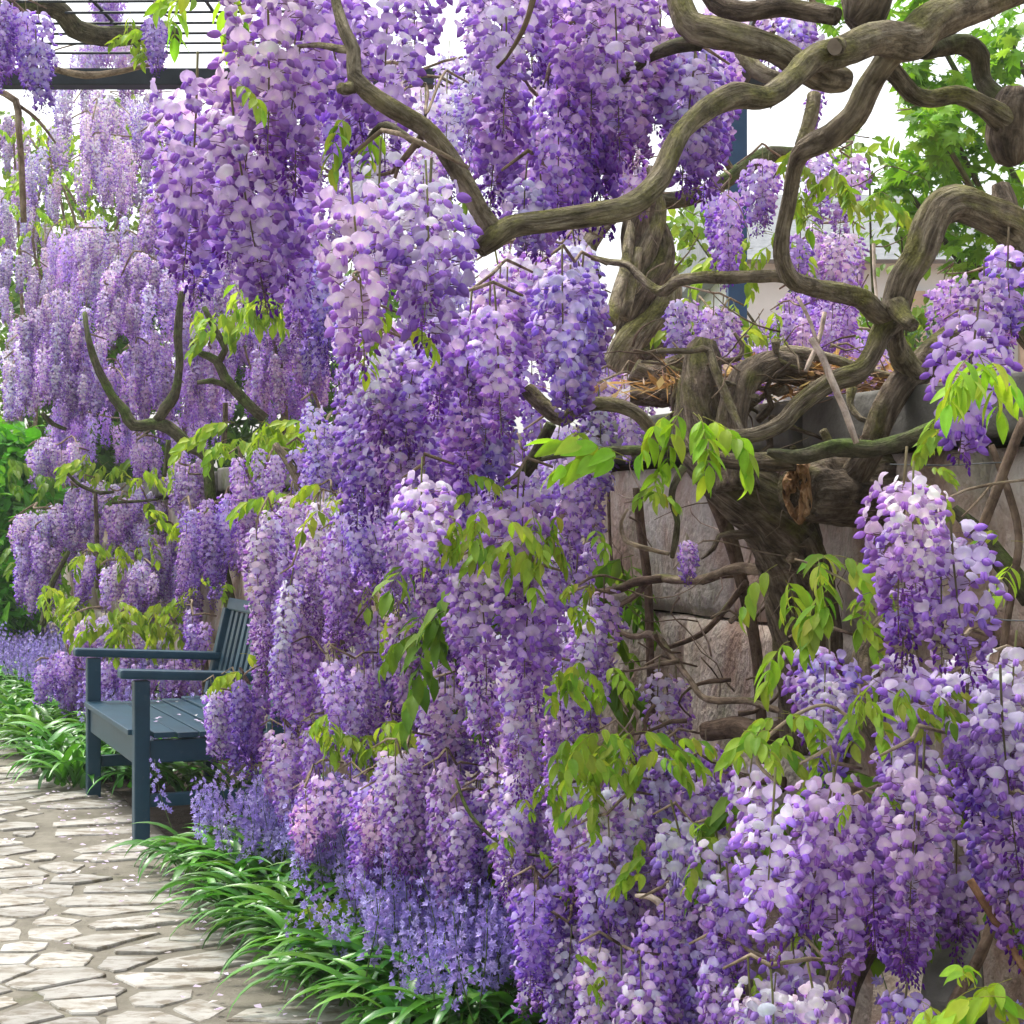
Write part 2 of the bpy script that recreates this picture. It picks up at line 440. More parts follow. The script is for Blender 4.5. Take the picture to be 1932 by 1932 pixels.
def floret(o, lod, rg):
    """One blossom: stalk from the origin out along +X, then banner, wings and keel (o from bud 0 to open 1)."""
    parts = []
    pl = 0.013 + 0.005 * rg.random() if o > 0.12 else 0.013 + 0.006 * rg.random()
    if lod < 2:
        r = 0.0006
        V = np.array([(0, r, 0), (0, -r, r), (0, 0, -r), (pl, r, 0), (pl, -r, r), (pl, 0, -r)])
        parts.append((V, [(0, 1, 4, 3), (1, 2, 5, 4), (2, 0, 3, 5)], np.tile(np.array((0.26, 0.16, 0.20)), (6, 1))))
    if o < 0.12:                                   # bud
        b = pod(0.0118, 0.0025, 0.0030, 5 if lod == 0 else 3, 6 if lod == 0 else 4, BUD * 1.25, BUD * 0.95, 0.2)
        V = rot_y(b[0], 0.55 + rg.uniform(-.3, .3)); V[:, 0] += pl
        parts.append((V, b[1], b[2]))
        return join(parts)
    nu, nv = ((6, 5), (3, 2), (2, 1))[lod]
    bv, bf, bc = banner(o, nu, nv, rg)
    bv[:, 0] += pl
    parts.append((bv, bf, bc))
    kc = MIDV * (0.35 + 0.75 * o) + DEEP * (0.65 - 0.65 * o)
    if lod < 2:
        st, rn = ((5, 6), (3, 4))[lod]
        for sgn in (-1, 1):                        # wings
            k = pod(0.0175, 0.0027, 0.0052, st, rn, kc * 1.15, kc * 0.78, 0.05 + 0.2 * rg.random())
            V = rot_y(k[0], 0.42 + 0.25 * (1 - o))
            V[:, 1] = V[:, 1] * 1.0 + sgn * (0.0014 + 0.06 * V[:, 0] * o)
            V[:, 0] += pl
            parts.append((V, k[1], k[2]))
            if lod == 1: break
    else:
        V = np.array([(0, 0.004, 0.002), (0, -0.004, 0.002), (0.016, 0.0035, -0.009), (0.016, -0.0035, -0.009)])
        V[:, 0] += pl
        parts.append((V, [(0, 1, 3, 2)], np.array([kc, kc, kc * 0.8, kc * 0.8])))
    return join(parts)

def raceme_layout(L, Rm, n, rg, age):
    """Positions of the blossoms: (t, azimuth, size, openness, pitch)."""
    out = []
    ga = rg.uniform(0, 6.28)
    for i in range(n):
        t = (i + rg.random() * 0.6) / n
        t = t ** 0.93
        o = 1.05 - 0.28 * t - max(0, (t - age)) / (1 - age) * 1.1 + rg.uniform(-.35, .18)
        o = max(0.0, min(1.0, o))
        prof = (0.78 + 0.26 * math.sin(math.pi * min(1, t * 1.5))) * (1 - max(0, t - 0.30) ** 1.2 * 1.05)
        az = ga + i * 2.39996 + rg.uniform(-.3, .3)
        out.append((t, az, prof, o, rg.uniform(-.3, .35) + 0.1 * (1 - t)))
    return out

RACEME_STEM = 0.05
def raceme_mesh(name, L, Rm, n, lod, seed, age=0.55, fl_scale=1.0, only_stem=False):
    rg = random.Random(seed)
    fls = {}
    for k in (0.0, 0.3, 0.5, 0.65, 0.8, 0.92, 1.0):
        fls[k] = [floret(k, lod, rg) for _ in range(2)]
    keys = list(fls)
    parts = []
    pts = []
    for i in range(7):
        t = i / 6
        pts.append((Vector((0.006 * math.sin(3 * t + seed), 0.006 * math.cos(2.3 * t + seed), RACEME_STEM * (1 - t) - L * t)), 0.0019 * (1 - 0.6 * t)))
    tv, tf, _ = tube_geo(pts, ring=4 if lod else 6, step=0.03, rough=0.0)
    parts.append((np.array([tuple(v) for v in tv]), tf, np.tile(STEMC, (len(tv), 1))))
    lay = raceme_layout(L, Rm, n, rg, age)
    if only_stem:
        V, F, C = join(parts)
        return mesh(name, V, F, M_PETAL, C), lay
    for t, az, prof, o, pitch in lay:
        k = min(keys, key=lambda q: abs(q - o))
        v, f, c = fls[k][rg.randrange(2)]
        s = fl_scale * (0.72 + 0.45 * rg.random()) * (1.0 if o > 0.15 else 0.55 + 0.55 * (1 - t) + 0.35 * rg.random())
        out = max(0.0, (Rm * prof - 0.028 * s) * rg.uniform(0.6, 1.25) + (rg.random() < 0.12) * 0.012)
        ro, yw = rg.gauss(0, 0.38), rg.gauss(0, 0.35)
        v = (v * s) @ np.array(Euler((ro * 0.6, rg.gauss(0, 0.18), yw * 0.75)).to_matrix()).T
        v[:, 0] += out
        v = rot_y(v, -pitch + (0.25 if o < 0.12 else 0.0))
        ca, sa = math.cos(az), math.sin(az)
        M = np.array([[ca, -sa, 0], [sa, ca, 0], [0, 0, 1]])
        v = v @ M.T
        v[:, 2] += -L * t
        j = rg.uniform(0.8, 1.14)
        pink = rg.uniform(-0.10, 0.08)
        parts.append((v, f, c * np.array((j * (1 + pink), j, j * (1 - pink * 0.3)))))
    V, F, C = join(parts)
    return mesh(name, V, F, M_PETAL, np.clip(C, 0, 0.92)), lay

NEAR = []; MID = []; FAR = []
for s in range(13):
    g = random.Random(100 + s)
    L = (0.13, 0.16, 0.19, 0.21, 0.23, 0.25, 0.27, 0.29, 0.31, 0.34, 0.37, 0.24, 0.20)[s]
    NEAR.append((raceme_mesh('raceme_near', L, g.uniform(0.040, 0.060), int(g.uniform(430, 660) * L), 0, 100 + s, age=g.uniform(0.30, 0.86), fl_scale=g.uniform(0.88, 1.06)), L))
for s in range(15):
    g = random.Random(200 + s)
    L = 0.15 + 0.016 * s
    MID.append((raceme_mesh('raceme_mid', L, g.uniform(0.037, 0.056), int(g.uniform(430, 620) * L), 1, 200 + s, age=g.uniform(0.45, 0.95), fl_scale=g.uniform(0.9, 1.08)), L))
for s in range(7):
    g = random.Random(300 + s)
    L = 0.2 + 0.025 * s
    FAR.append((raceme_mesh('raceme_far', L, 0.052, int(480 * L), 2, 300 + s, age=g.uniform(0.72, 0.96), fl_scale=1.1), L))
# racemes close enough to tell blossoms apart: bare stalk, every blossom a piece of its own
HERO = []
for s in range(8):
    g = random.Random(400 + s)
    L = (0.24, 0.28, 0.33, 0.26, 0.17, 0.20, 0.30, 0.22)[s]
    HERO.append((raceme_mesh('raceme_stalk', L, 0.054, int((520, 460, 480, 560, 500, 430, 520, 480)[s] * L), 0, 400 + s, age=(0.5, 0.62, 0.42, 0.7, 0.8, 0.35, 0.58, 0.66)[s], only_stem=True), L))
FLM = {}
for k in (0.0, 0.3, 0.5, 0.65, 0.8, 0.92, 1.0):
    FLM[k] = []
    for q in range(3):
        g = random.Random(int(k * 100) * 7 + q)
        v, f, c = floret(k, 0, g)
        FLM[k].append(mesh('blossom', v, f, M_PETAL, np.clip(c * g.uniform(0.85, 1.1), 0, 0.9)))

TINTS = {
    'mid': (1.0, 0.97, 1.0), 'pale': (1.14, 1.20, 1.06), 'deep': (0.76, 0.62, 0.90), 'blue': (0.90, 0.86, 1.02),
    'pink': (1.08, 1.0, 1.0), 'vpale': (1.22, 1.36, 1.10), 'violet': (0.92, 0.84, 1.0),
}
def tint(name):
    a = TINTS[name]
    j = rng.uniform(0.84, 1.14)
    w = rng.uniform(-0.07, 0.035)
    return (a[0] * j * (1 + w), a[1] * j, a[2] * j * (1 - w * 0.4))

counts = {}
def add_raceme(vine, base, at, lod, color, hero=False, scale=1.0, Lwant=None):
    rz = rng.uniform(0, 6.28)
    rot = (rng.gauss(0, 0.07), rng.gauss(0, 0.07), rz)
    if hero:
        pick = HERO[rng.randrange(len(HERO))] if Lwant is None else min(HERO, key=lambda e: abs(e[1] - Lwant) + rng.random() * 0.04)
        (me, lay), L = pick
        s0 = scale * (1 if Lwant is None else max(0.75, min(1.25, Lwant / L)))
        r = obj('raceme', me, vine, at - base, rot, s0, color)
        keys = list(FLM)
        for t, az, prof, o, pitch in lay:
            k = min(keys, key=lambda q: abs(q - o))
            s = 0.98 * (0.72 + 0.45 * rng.random()) * (1.0 if o > 0.15 else 0.55 + 0.55 * (1 - t) + 0.35 * rng.random())
            out = max(0.0, (0.060 * prof - 0.030 * s) * rng.uniform(0.6, 1.25) + (rng.random() < 0.12) * 0.012)
            j = rng.uniform(0.88, 1.08)
            obj('blossom', FLM[k][rng.randrange(3)], r, (math.cos(az) * out, math.sin(az) * out, -L * t + math.sin(pitch) * out),
                (rng.gauss(0, 0.24), -pitch + rng.gauss(0, 0.18) + (0.25 if o < 0.12 else 0.0), az + rng.gauss(0, 0.35)), s, (color[0] * j, color[1] * j * rng.uniform(.93, 1.04), color[2] * j))
        return L * s0
    lib = (NEAR, MID, FAR)[lod]
    if Lwant is not None:
        (me, lay), L = min(lib, key=lambda e: abs(e[1] - Lwant) + rng.random() * 0.06)
        s0 = scale * max(0.45, min(1.4, Lwant / L))
    else:
        (me, lay), L = lib[rng.randrange(len(lib))]
        s0 = scale
    obj('raceme', me, vine, at - base, rot, (s0 * rng.uniform(0.9, 1.12),) * 2 + (s0,), color)
    return L * s0

def cluster(vine, base, x0, y0, x1, y1, d, L=0.26, tn='mid', lod=1, k=2.2, ds=0.18, hero=False, wid=0.10, twig=True, dome=False, n=None):
    """Fill a patch of the plant (outline read in px at distance d) with hanging racemes."""
    Lp, wp = L * FPX / d, wid * FPX / d
    if n is None:
        n = max(1, int(round(k * (x1 - x0) * (y1 - y0) / (Lp * wp))))
    tops = []
    for i in range(n):
        l = L * rng.uniform(0.75, 1.15)
        xi = x0 + wp * 0.45 + (max(0.0, x1 - x0 - wp * 0.9)) * ((i + rng.random()) / n if n < 6 else rng.random())
        lo = y0 + 6 - 0.10 * Lp
        hi = max(lo + 0.38 * Lp, y1 - l * FPX / d)
        y = rng.uniform(lo, hi)
        if dome:
            u = (xi - (x0 + x1) / 2) / ((x1 - x0) / 2 + 1e-6)
            top = y0 + (y1 - y0) * 0.42 * u * u
            y = max(top, y)
        dd = d + rng.uniform(-ds, ds) + (0.25 * ds * (y - y0) / (y1 - y0 + 1) * -1)
        at = P(xi, y, dd)
        if at.z - l < 0.03: at.z = l + 0.03 + rng.random() * 0.05
        add_raceme(vine, base, at, lod, tint(tn), hero=hero, Lwant=l)
        tops.append(at + Vector((0, 0, RACEME_STEM)))
    if twig and len(tops) >= 2:
        tops.sort(key=lambda v: v.x)
        use = tops[:: max(1, len(tops) // 5)][:7]
        rr = 0.0035 if d < 6 else 0.006
        pts = [(use[0] + Vector((-0.04, 0.02, -0.02)), rr * 0.6)] + [(p + Vector((0, 0, 0.006)), rr) for p in use] + [(use[-1] + Vector((0.05, 0.05, -0.01)), rr * 0.7)]
        tube('twig', pts, M_TWIG, vine, base, ring=5, step=0.05, rough=0.1, seed=rng.random() * 20)
    return n

# ------------------------------------------------------------------ wisteria leaves
def leaflet_geo(L, W, nv, droop, foldv, rg, col):
    """Pointed oval leaflet from the origin along +X, folded on its midrib and drooping; wavy margin."""
    V, F, C = [], [], []
    wv = rg.uniform(0, 6)
    for i in range(nv + 1):
        t = i / nv
        w = W * (math.sin(math.pi * min(1.0, t ** 0.78)) ** 0.85) * (1.0 if t < 0.97 else 0.25) + (0.0007 if t == 0 else 0)
        a = droop * t
        x = L * (math.sin(a) / max(droop, 1e-3)) if droop > 0.02 else L * t
        z = -L * (1 - math.cos(a)) / max(droop, 1e-3) if droop > 0.02 else 0
        for s in (-1, -0.55, 0, 0.55, 1):
            lift = abs(s) * w * foldv + (0.05 * w * math.sin(wv + 9 * t) if abs(s) == 1 else 0)
            V.append((x, s * w, z + lift))
            C.append(col * (0.94 + 0.10 * abs(s)) if s else col * 1.12)
    for i in range(nv):
        for j in range(4):
            a = i * 5 + j
            F.append((a, a + 1, a + 6, a + 5))
    return np.array(V), F, np.array(C)

LEAFC = [np.array(c) for c in ((0.32, 0.48, 0.055), (0.26, 0.43, 0.045), (0.38, 0.50, 0.075), (0.20, 0.36, 0.042))]
LEAFLETS = []
for q in range(6):
    g = random.Random(50 + q)
    v, f, c = leaflet_geo(0.062, 0.0112 + 0.0025 * g.random(), 7, (0.35, 0.7, 1.0, 0.5, 0.85, 0.25)[q], (0.25, 0.45, 0.3, 0.55, 0.15, 0.35)[q], g, LEAFC[q % 4])
    LEAFLETS.append(mesh('leaflet', v, f, M_LEAF, c))

def leaf_skeleton(Lr, pairs, droop, rg):
    """Positions/orientations of leaflets on a drooping rachis along +X."""
    rach, items = [], []
    for i in range(9):
        t = i / 8
        a = droop * t
        rach.append(Vector((Lr * math.sin(a) / droop, 0.004 * math.sin(5 * t + droop), -Lr * (1 - math.cos(a)) / droop)))
    for p in range(pairs):
        t = 0.24 + 0.70 * p / max(1, pairs - 1)
        a = droop * t
        pos = Vector((Lr * math.sin(a) / droop, 0, -Lr * (1 - math.cos(a)) / droop))
        sz = 0.75 + 0.5 * math.sin(math.pi * (0.25 + 0.6 * t))
        for s in (-1, 1):
            yaw = s * rg.uniform(0.75, 1.2)
            pit = rg.uniform(0.35, 1.05)
            items.append((pos, (rg.uniform(-.35, .35) - s * 0.5, pit, yaw), sz * rg.uniform(0.85, 1.1)))
    items.append((rach[-1], (rg.uniform(-.3, .3), droop * 0.7 + 0.2, 0), 1.1))
    return rach, items

LEAFSK = [leaf_skeleton(0.15 + 0.02 * (q % 3), 4 + q % 3, (0.6, 1.1, 1.6, 0.9, 1.35)[q], random.Random(70 + q)) for q in range(5)]
RACHIS = []
LEAFJ = []
for q, (ra, items) in enumerate(LEAFSK):
    v, f, b = tube_geo([(p, 0.0011 - 0.0005 * i / 8) for i, p in enumerate(ra)], ring=4, step=0.02, rough=0)
    v = np.array([tuple(p) for p in v])
    c = np.tile(np.array((0.30, 0.30, 0.08)), (len(v), 1))
    RACHIS.append(mesh('leaf_stalk', v, f, M_LEAF, c))
    parts = [(v, f, c)]
    g = random.Random(90 + q)
    for pos, rot, sz in items:
        lv, lf, lc = leaflet_geo(0.062, 0.0135, 3, 0.7, 0.35, g, LEAFC[g.randrange(4)])
        Mx = np.array(Euler(rot).to_matrix())
        parts.append(((lv * sz) @ Mx.T + np.array(tuple(pos)), lf, lc))
    V, F, C = join(parts)
    LEAFJ.append(mesh('leaf_joined', V, F, M_LEAF, C))

LT = {'fresh': (1.0, 1.0, 1.0), 'olive': (0.86, 0.82, 0.8), 'yellow': (1.04, 1.02, 0.85), 'dark': (0.5, 0.62, 0.6), 'bright': (1.15, 1.2, 0.9)}  # dark: shade inside the flower mass put into the leaf tint
def add_leaf(vine, base, at, az, pitch=0.0, near=False, tn='fresh', scale=1.0, q=None):
    q = rng.randrange(5) if q is None else q
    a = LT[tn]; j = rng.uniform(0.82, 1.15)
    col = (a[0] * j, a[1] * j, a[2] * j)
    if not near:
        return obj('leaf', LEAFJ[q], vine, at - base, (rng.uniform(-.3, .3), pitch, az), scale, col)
    lf = obj('leaf', RACHIS[q], vine, at - base, (rng.uniform(-.15, .15), pitch, az), scale, col)
    for pos, rot, sz in LEAFSK[q][1]:
        obj('leaflet', LEAFLETS[rng.randrange(6)], lf, pos, [r + rng.uniform(-.12, .12) for r in rot], sz, tuple(c * rng.uniform(.85, 1.12) for c in col))
    return lf

def leaves(vine, base, x0, y0, x1, y1, d, n, tn='fresh', near=False, scale=1.0, ds=0.12):
    if near: n, scale = max(1, round(n * 0.68)), scale * 0.68
    for i in range(n):
        at = P(rng.uniform(x0, x1), rng.uniform(y0, y0 + (y1 - y0) * 0.7), d + rng.uniform(-ds, ds))
        add_leaf(vine, base, at, rng.uniform(0, 6.28), rng.uniform(-0.25, 0.5), near, tn, scale * rng.uniform(0.8, 1.15))

# ------------------------------------------------------------------ the setting
EDGE = lambda y: -0.57 - 0.43 * (y - 4.5)           # line of the bed's edge (x at depth y)
WALLX = lambda y: 0.47 - 0.416 * (y - 4.5)          # line of the wall's face

def sheet(name, pts, z, mat, bumps=0.0, nx=1, ny=1):
    """Quad patch between two polylines, subdivided, with gentle unevenness."""
    (a0, a1), (b0, b1) = pts                       # left near, left far ; right near, right far
    V, F = [], []
    for i in range(ny + 1):
        t = i / ny
        l = Vector(a0).lerp(Vector(a1), t); r = Vector(b0).lerp(Vector(b1), t)
        for j in range(nx + 1):
            p = l.lerp(r, j / nx)
            V.append((p.x, p.y, z + (bumps * (noise.noise(Vector((p.x * 1.7, p.y * 1.7, 3.1))) + 0.5 * noise.noise(Vector((p.x * 5, p.y * 5, 1.1)))) if bumps else 0)))
    for i in range(ny):
        for j in range(nx):
            a = i * (nx + 1) + j
            F.append((a, a + 1, a + nx + 2, a + nx + 1))
    return tag(obj(name, mesh(name, V, F, mat)), kind='structure')

sheet('ground', (((-400, -60), (-400, 500)), ((400, -60), (400, 500))), -0.03, M_GROUND)
path_o = sheet('path', (((-5.5, -1.0), (-9.5, 16.5)), ((EDGE(-1.0) + 0.35, -1.0), (EDGE(16.5) + 0.35, 16.5))), 0.0, M_DIRT, bumps=0.006, nx=60, ny=160)
bed = sheet('flower_bed', (((EDGE(-1.0) + 0.12, -1.0), (EDGE(18) + 0.12, 18.0)), ((WALLX(-1.0) + 0.2, -1.0), (WALLX(18) + 0.2, 18.0))), 0.02, M_SOIL, bumps=0.035, nx=30, ny=160)
raised = sheet('raised_bank', (((WALLX(0.0) + 0.12, 0.0), (WALLX(30) + 0.12, 30.0)), ((60, 0.0), (60, 30.0))), 1.40, M_LITTER, bumps=0.05, nx=60, ny=80)

# flagstones: irregular slabs bedded in trodden soil
def voronoi_stones():
    g = random.Random(5)
    seeds = []
    y = 3.3
    tries = 0
    while tries < 9000:
        tries += 1
        y = g.uniform(3.2, 13.5)
        xr = EDGE(y) - 0.22 + 0.12 * math.sin(y * 2.1)
        xl = -0.302 * y - 0.55
        if xl > xr: continue
        x = g.uniform(xl, xr)
        rmin = g.choice((0.11, 0.16, 0.21)) + 0.010 * (y - 4)
        # ovals run with the path, so test in a slightly stretched metric
        if all(((x - a) / 1.15) ** 2 + (y - b) ** 2 > rmin * rmin for a, b in seeds):
            seeds.append((x, y))
    cells = []
    for i, (x, yy) in enumerate(seeds):
        poly = [(x - .5, yy - .5), (x + .5, yy - .5), (x + .5, yy + .5), (x - .5, yy + .5)]
        for k, (a, b) in enumerate(seeds):
            if k == i or abs(a - x) > 0.8 or abs(b - yy) > 0.8: continue
            mx, my, dx, dy = (x + a) / 2, (yy + b) / 2, a - x, b - yy
            new = []
            for q in range(len(poly)):
                p1, p2 = poly[q], poly[(q + 1) % len(poly)]
                s1 = (p1[0] - mx) * dx + (p1[1] - my) * dy
                s2 = (p2[0] - mx) * dx + (p2[1] - my) * dy
                if s1 <= 0: new.append(p1)
                if s1 * s2 < 0:
                    t = s1 / (s1 - s2)
                    new.append((p1[0] + (p2[0] - p1[0]) * t, p1[1] + (p2[1] - p1[1]) * t))
            poly = new
            if len(poly) < 3: break
        if len(poly) >= 3: cells.append(((x, yy), poly))
    return cells

for (cx, cy), poly in voronoi_stones():
    g = random.Random(int(cx * 1000) * 31 + int(cy * 1000))
    r_edge = EDGE(cy) - cx
    shrink = g.uniform(0.88, 0.97) if g.random() < 0.8 else g.uniform(0.65, 0.85)
    if r_edge < 0.45: shrink *= g.uniform(0.55, 0.95)
    if r_edge < 0.30 and g.random() < 0.45: continue
    ring = []
    for i in range(len(poly)):
        p1, p2 = poly[i], poly[(i + 1) % len(poly)]
        seg = math.hypot(p2[0] - p1[0], p2[1] - p1[1])
        k = max(1, int(seg / 0.035))
        for j in range(k):
            t = j / k
            x, y = p1[0] + (p2[0] - p1[0]) * t, p1[1] + (p2[1] - p1[1]) * t
            dx, dy = (x - cx) * shrink, (y - cy) * shrink
            dd = math.hypot(dx, dy)
            if dd > 0.30: dx, dy = dx * 0.30 / dd, dy * 0.30 / dd
            ns = 1 - 0.03 + 0.13 * noise.noise(Vector((x * 7, y * 7, 2.2))) + 0.10 * noise.noise(Vector((x * 24, y * 24, 4.2)))
            ring.append((dx * ns, dy * ns))
    n = len(ring)
    if n < 5: continue
    h = g.uniform(0.004, 0.010)
    tx, ty = g.uniform(-.02, .02), g.uniform(-.02, .02)
    V, F = [], []
    for s, z in ((1.02, -0.02), (1.0, h - 0.004), (0.965, h), (0.55, h + 0.001)):
        for x, y in ring:
            V.append((x * s, y * s, z + (tx * x + ty * y if z > 0 else 0) + (0.002 * noise.noise(Vector((x * 9 + cx, y * 9 + cy, 0))) if z >= h else 0)))
    V.append((0, 0, h + 0.001))
    for b in range(3):
        for i in range(n):
            F.append((b * n + i, b * n + (i + 1) % n, (b + 1) * n + (i + 1) % n, (b + 1) * n + i))
    for i in range(n):
        F.append((3 * n + i, 3 * n + (i + 1) % n, 4 * n))
    obj('flagstone', mesh('flagstone', V, F, M_FLAG, smooth=False), path_o, (cx, cy, 0.0))

# retaining wall of big weathered slabs with coping
WT = Vector((-0.416, 1, 0)).normalized()
WN = Vector((-WT.y, WT.x, 0))                        # faces the path
W0P = Vector((WALLX(1.6), 1.6, 0))
WANG = math.atan2(WT.y, WT.x)
wall = empty('stone_wall', W0P, WANG)
tag(wall, 'weathered grey-brown stone retaining wall behind the wisteria and the gnarled trunk', 'wall')
WLEN, WH = 17.5, 1.40
def rough_block(x0, x1, z0, z1, depth, g, nx, nz, amp):
    """Slab with a hewn front (local -Y... front is +Y toward the path)."""
    V, F = [], []
    for i in range(nz + 1):
        for j in range(nx + 1):
            u, v = j / nx, i / nz
            x = x0 + (x1 - x0) * u
            z = z0 + (z1 - z0) * v
            e = min(u, 1 - u, v, 1 - v)
            edge = -0.014 * (1 - min(1, e / 0.12)) ** 2
            y = edge + amp * (noise.noise(Vector((x * 4, z * 3, g))) + 0.5 * noise.noise(Vector((x * 11, z * 8, g))))
            if 0 < i < nz: x += 0.01 * noise.noise(Vector((z * 6, g, u * 2)))
            V.append((x, y, z))
    k = len(V)
    V += [(x0, -depth, z0), (x1, -depth, z0), (x1, -depth, z1), (x0, -depth, z1)]
    for i in range(nz):
        for j in range(nx):
            a = i * (nx + 1) + j
            F.append((a, a + nx + 1, a + nx + 2, a + 1))
    bot = [j for j in range(nx + 1)]; top = [nz * (nx + 1) + j for j in range(nx + 1)]
    lef = [i * (nx + 1) for i in range(nz + 1)]; rig = [i * (nx + 1) + nx for i in range(nz + 1)]
    F.append(tuple(bot + [k + 1, k])); F.append(tuple(top[::-1] + [k + 3, k + 2]))
    F.append(tuple(lef[::-1] + [k, k + 3])); F.append(tuple(rig + [k + 2, k + 1]))
    return V, F
# local frame of the wall: X along, +Y toward the path (rotation by WANG turns +Y to the left side of the direction of travel)
zc = [0.0, 0.52, 0.98, WH - 0.02]
g = random.Random(8)
for row in range(3):
    x = -0.3 * row - 0.2
    while x < WLEN:
        w = g.uniform(0.75, 1.25) * (1 if x < 6 else 1.5)
        jig = g.uniform(-0.05, 0.05)
        v, f = rough_block(x + 0.005, x + w - 0.005, zc[row] + (0 if row == 0 else 0.004), zc[row + 1] - 0.004, 0.2 + 0.02 * row, g.random() * 40, 14 if x < 6 else 4, 12 if x < 6 else 4, 0.032)
        obj('stone', mesh('stone', v, f, M_STONE), wall, (0, g.uniform(-0.015, 0.02), 0))
        x += w
v, f = box_geo(-0.9, WLEN + 0.5, -0.26, -0.06, -0.02, WH - 0.04)
obj('mortar_core', mesh('mortar_core', v, f, M_SOIL, smooth=False), wall)
x = -0.8
while x < WLEN:
    w = g.uniform(0.55, 0.95)
    v, f = box_geo(x + 0.006, x + w - 0.006, -0.32, 0.055 + g.uniform(-.02, .02), WH, WH + 0.115 + g.uniform(-.01, .01), 0.012)
    v = [p + Vector((0, 0.006 * noise.noise(p * 8), 0.006 * noise.noise(p * 9))) for p in v]
    obj('coping_stone', mesh('coping_stone', v, f, M_COPING), wall)
    x += w
# heap of dry leaves and twigs on the coping
def litter_patch(name, c, n, sx, sy, h, label):
    g = random.Random(3)
    V, F, C = [], [], []
    cols = [np.array(c) for c in ((0.34, 0.19, 0.11), (0.45, 0.29, 0.19), (0.22, 0.12, 0.07), (0.5, 0.38, 0.27))]
    for i in range(n):
        u, w = g.gauss(0, 0.4), g.gauss(0, 0.4)
        z = h * math.exp(-(u * u + w * w) * 1.5) * g.random()
        p = Vector((u * sx, w * sy, z))
        a, b = g.uniform(0, 6.28), g.uniform(-.5, .5)
        L, Wd = (g.uniform(0.02, 0.05), 0.009) if g.random() < 0.5 else (g.uniform(0.05, 0.13), 0.0022)
        d1 = Vector((math.cos(a), math.sin(a), b)) * L
        d2 = Vector((-math.sin(a), math.cos(a), g.uniform(-.4, .4))) * Wd
        k = len(V)
        V += [p - d1, p + d2, p + d1, p - d2]
        F.append((k, k + 1, k + 2, k + 3))
        cc = cols[g.randrange(4)] * g.uniform(0.7, 1.2)
        C += [cc] * 4
    return tag(obj(name, mesh(name, V, F, M_LEAF, C), None, c), label, 'leaf litter', kind='stuff')
litter_patch('leaf_litter', P(1535, 742, 3.95), 900, 0.55, 0.22, 0.09, 'dry brown leaves and twigs heaped on the stone coping')

# ------------------------------------------------------------------ bench
bench = empty('garden_bench', P(266, 1590, 6.5) * 1.0, R(22.6))
bench.location.z = 0.0
tag(bench, 'dark teal painted wooden garden bench half hidden by wisteria beside the path', 'bench')
def bpart(name, x0, x1, y0, y1, z0, z1, b=0.005, rot=None, pivot=None):
    c = Vector(((x0 + x1) / 2, (y0 + y1) / 2, (z0 + z1) / 2)) if pivot is None else Vector(pivot)
    v, f = box_geo(x0 - c.x, x1 - c.x, y0 - c.y, y1 - c.y, z0 - c.z, z1 - c.z, b)
    return obj(name, mesh(name, v, f, M_BENCH, smooth=False), bench, c, rot or (0, 0, 0))
BL = 1.17
for y in (0.0, BL):
    bpart('front_leg', -0.03, 0.03, y - 0.03, y + 0.03, 0.0, 0.622, 0.006)
    bpart('rear_leg', 0.50, 0.56, y - 0.03, y + 0.03, 0.0, 0.44, 0.006)
    bpart('back_post', 0.50, 0.56, y - 0.028, y + 0.028, 0.438, 0.84, 0.006, (0, R(13), 0), (0.53, y, 0.44))
    bpart('armrest', -0.085, 0.57, y - 0.042, y + 0.042, 0.628, 0.664, 0.010, (0, R(3.2), 0), (0.0, y, 0.642))
    bpart('side_rail', 0.03, 0.50, y - 0.018, y + 0.018, 0.305, 0.392)
    bpart('stretcher', 0.03, 0.50, y - 0.016, y + 0.016, 0.135, 0.185)
bpart('front_rail', -0.018, 0.018, 0.03, BL - 0.03, 0.295, 0.405)
bpart('rear_rail', 0.512, 0.548, 0.03, BL - 0.03, 0.30, 0.39)
for i in range(6):
    x = -0.045 + i * 0.089
    bpart('seat_slat', x, x + 0.081, -0.036 if i else 0.033, BL + (0.036 if i else -0.033), 0.410 - 0.010 * i + 0.002 * i * i, 0.432 - 0.010 * i + 0.002 * i * i, 0.004)
bpart('back_rail', 0.515, 0.549, 0.03, BL - 0.03, 0.49, 0.555, 0.005, (0, R(13), 0), (0.53, BL / 2, 0.44))
bpart('back_rail', 0.512, 0.552, 0.0, BL, 0.835, 0.89, 0.006, (0, R(13), 0), (0.53, BL / 2, 0.44))
for i in range(12):
    y = 0.085 + i * (BL - 0.17) / 11
    bpart('back_slat', 0.522, 0.540, y - 0.024, y + 0.024, 0.556, 0.834, 0.003, (0, R(13), 0), (0.53, y, 0.44))

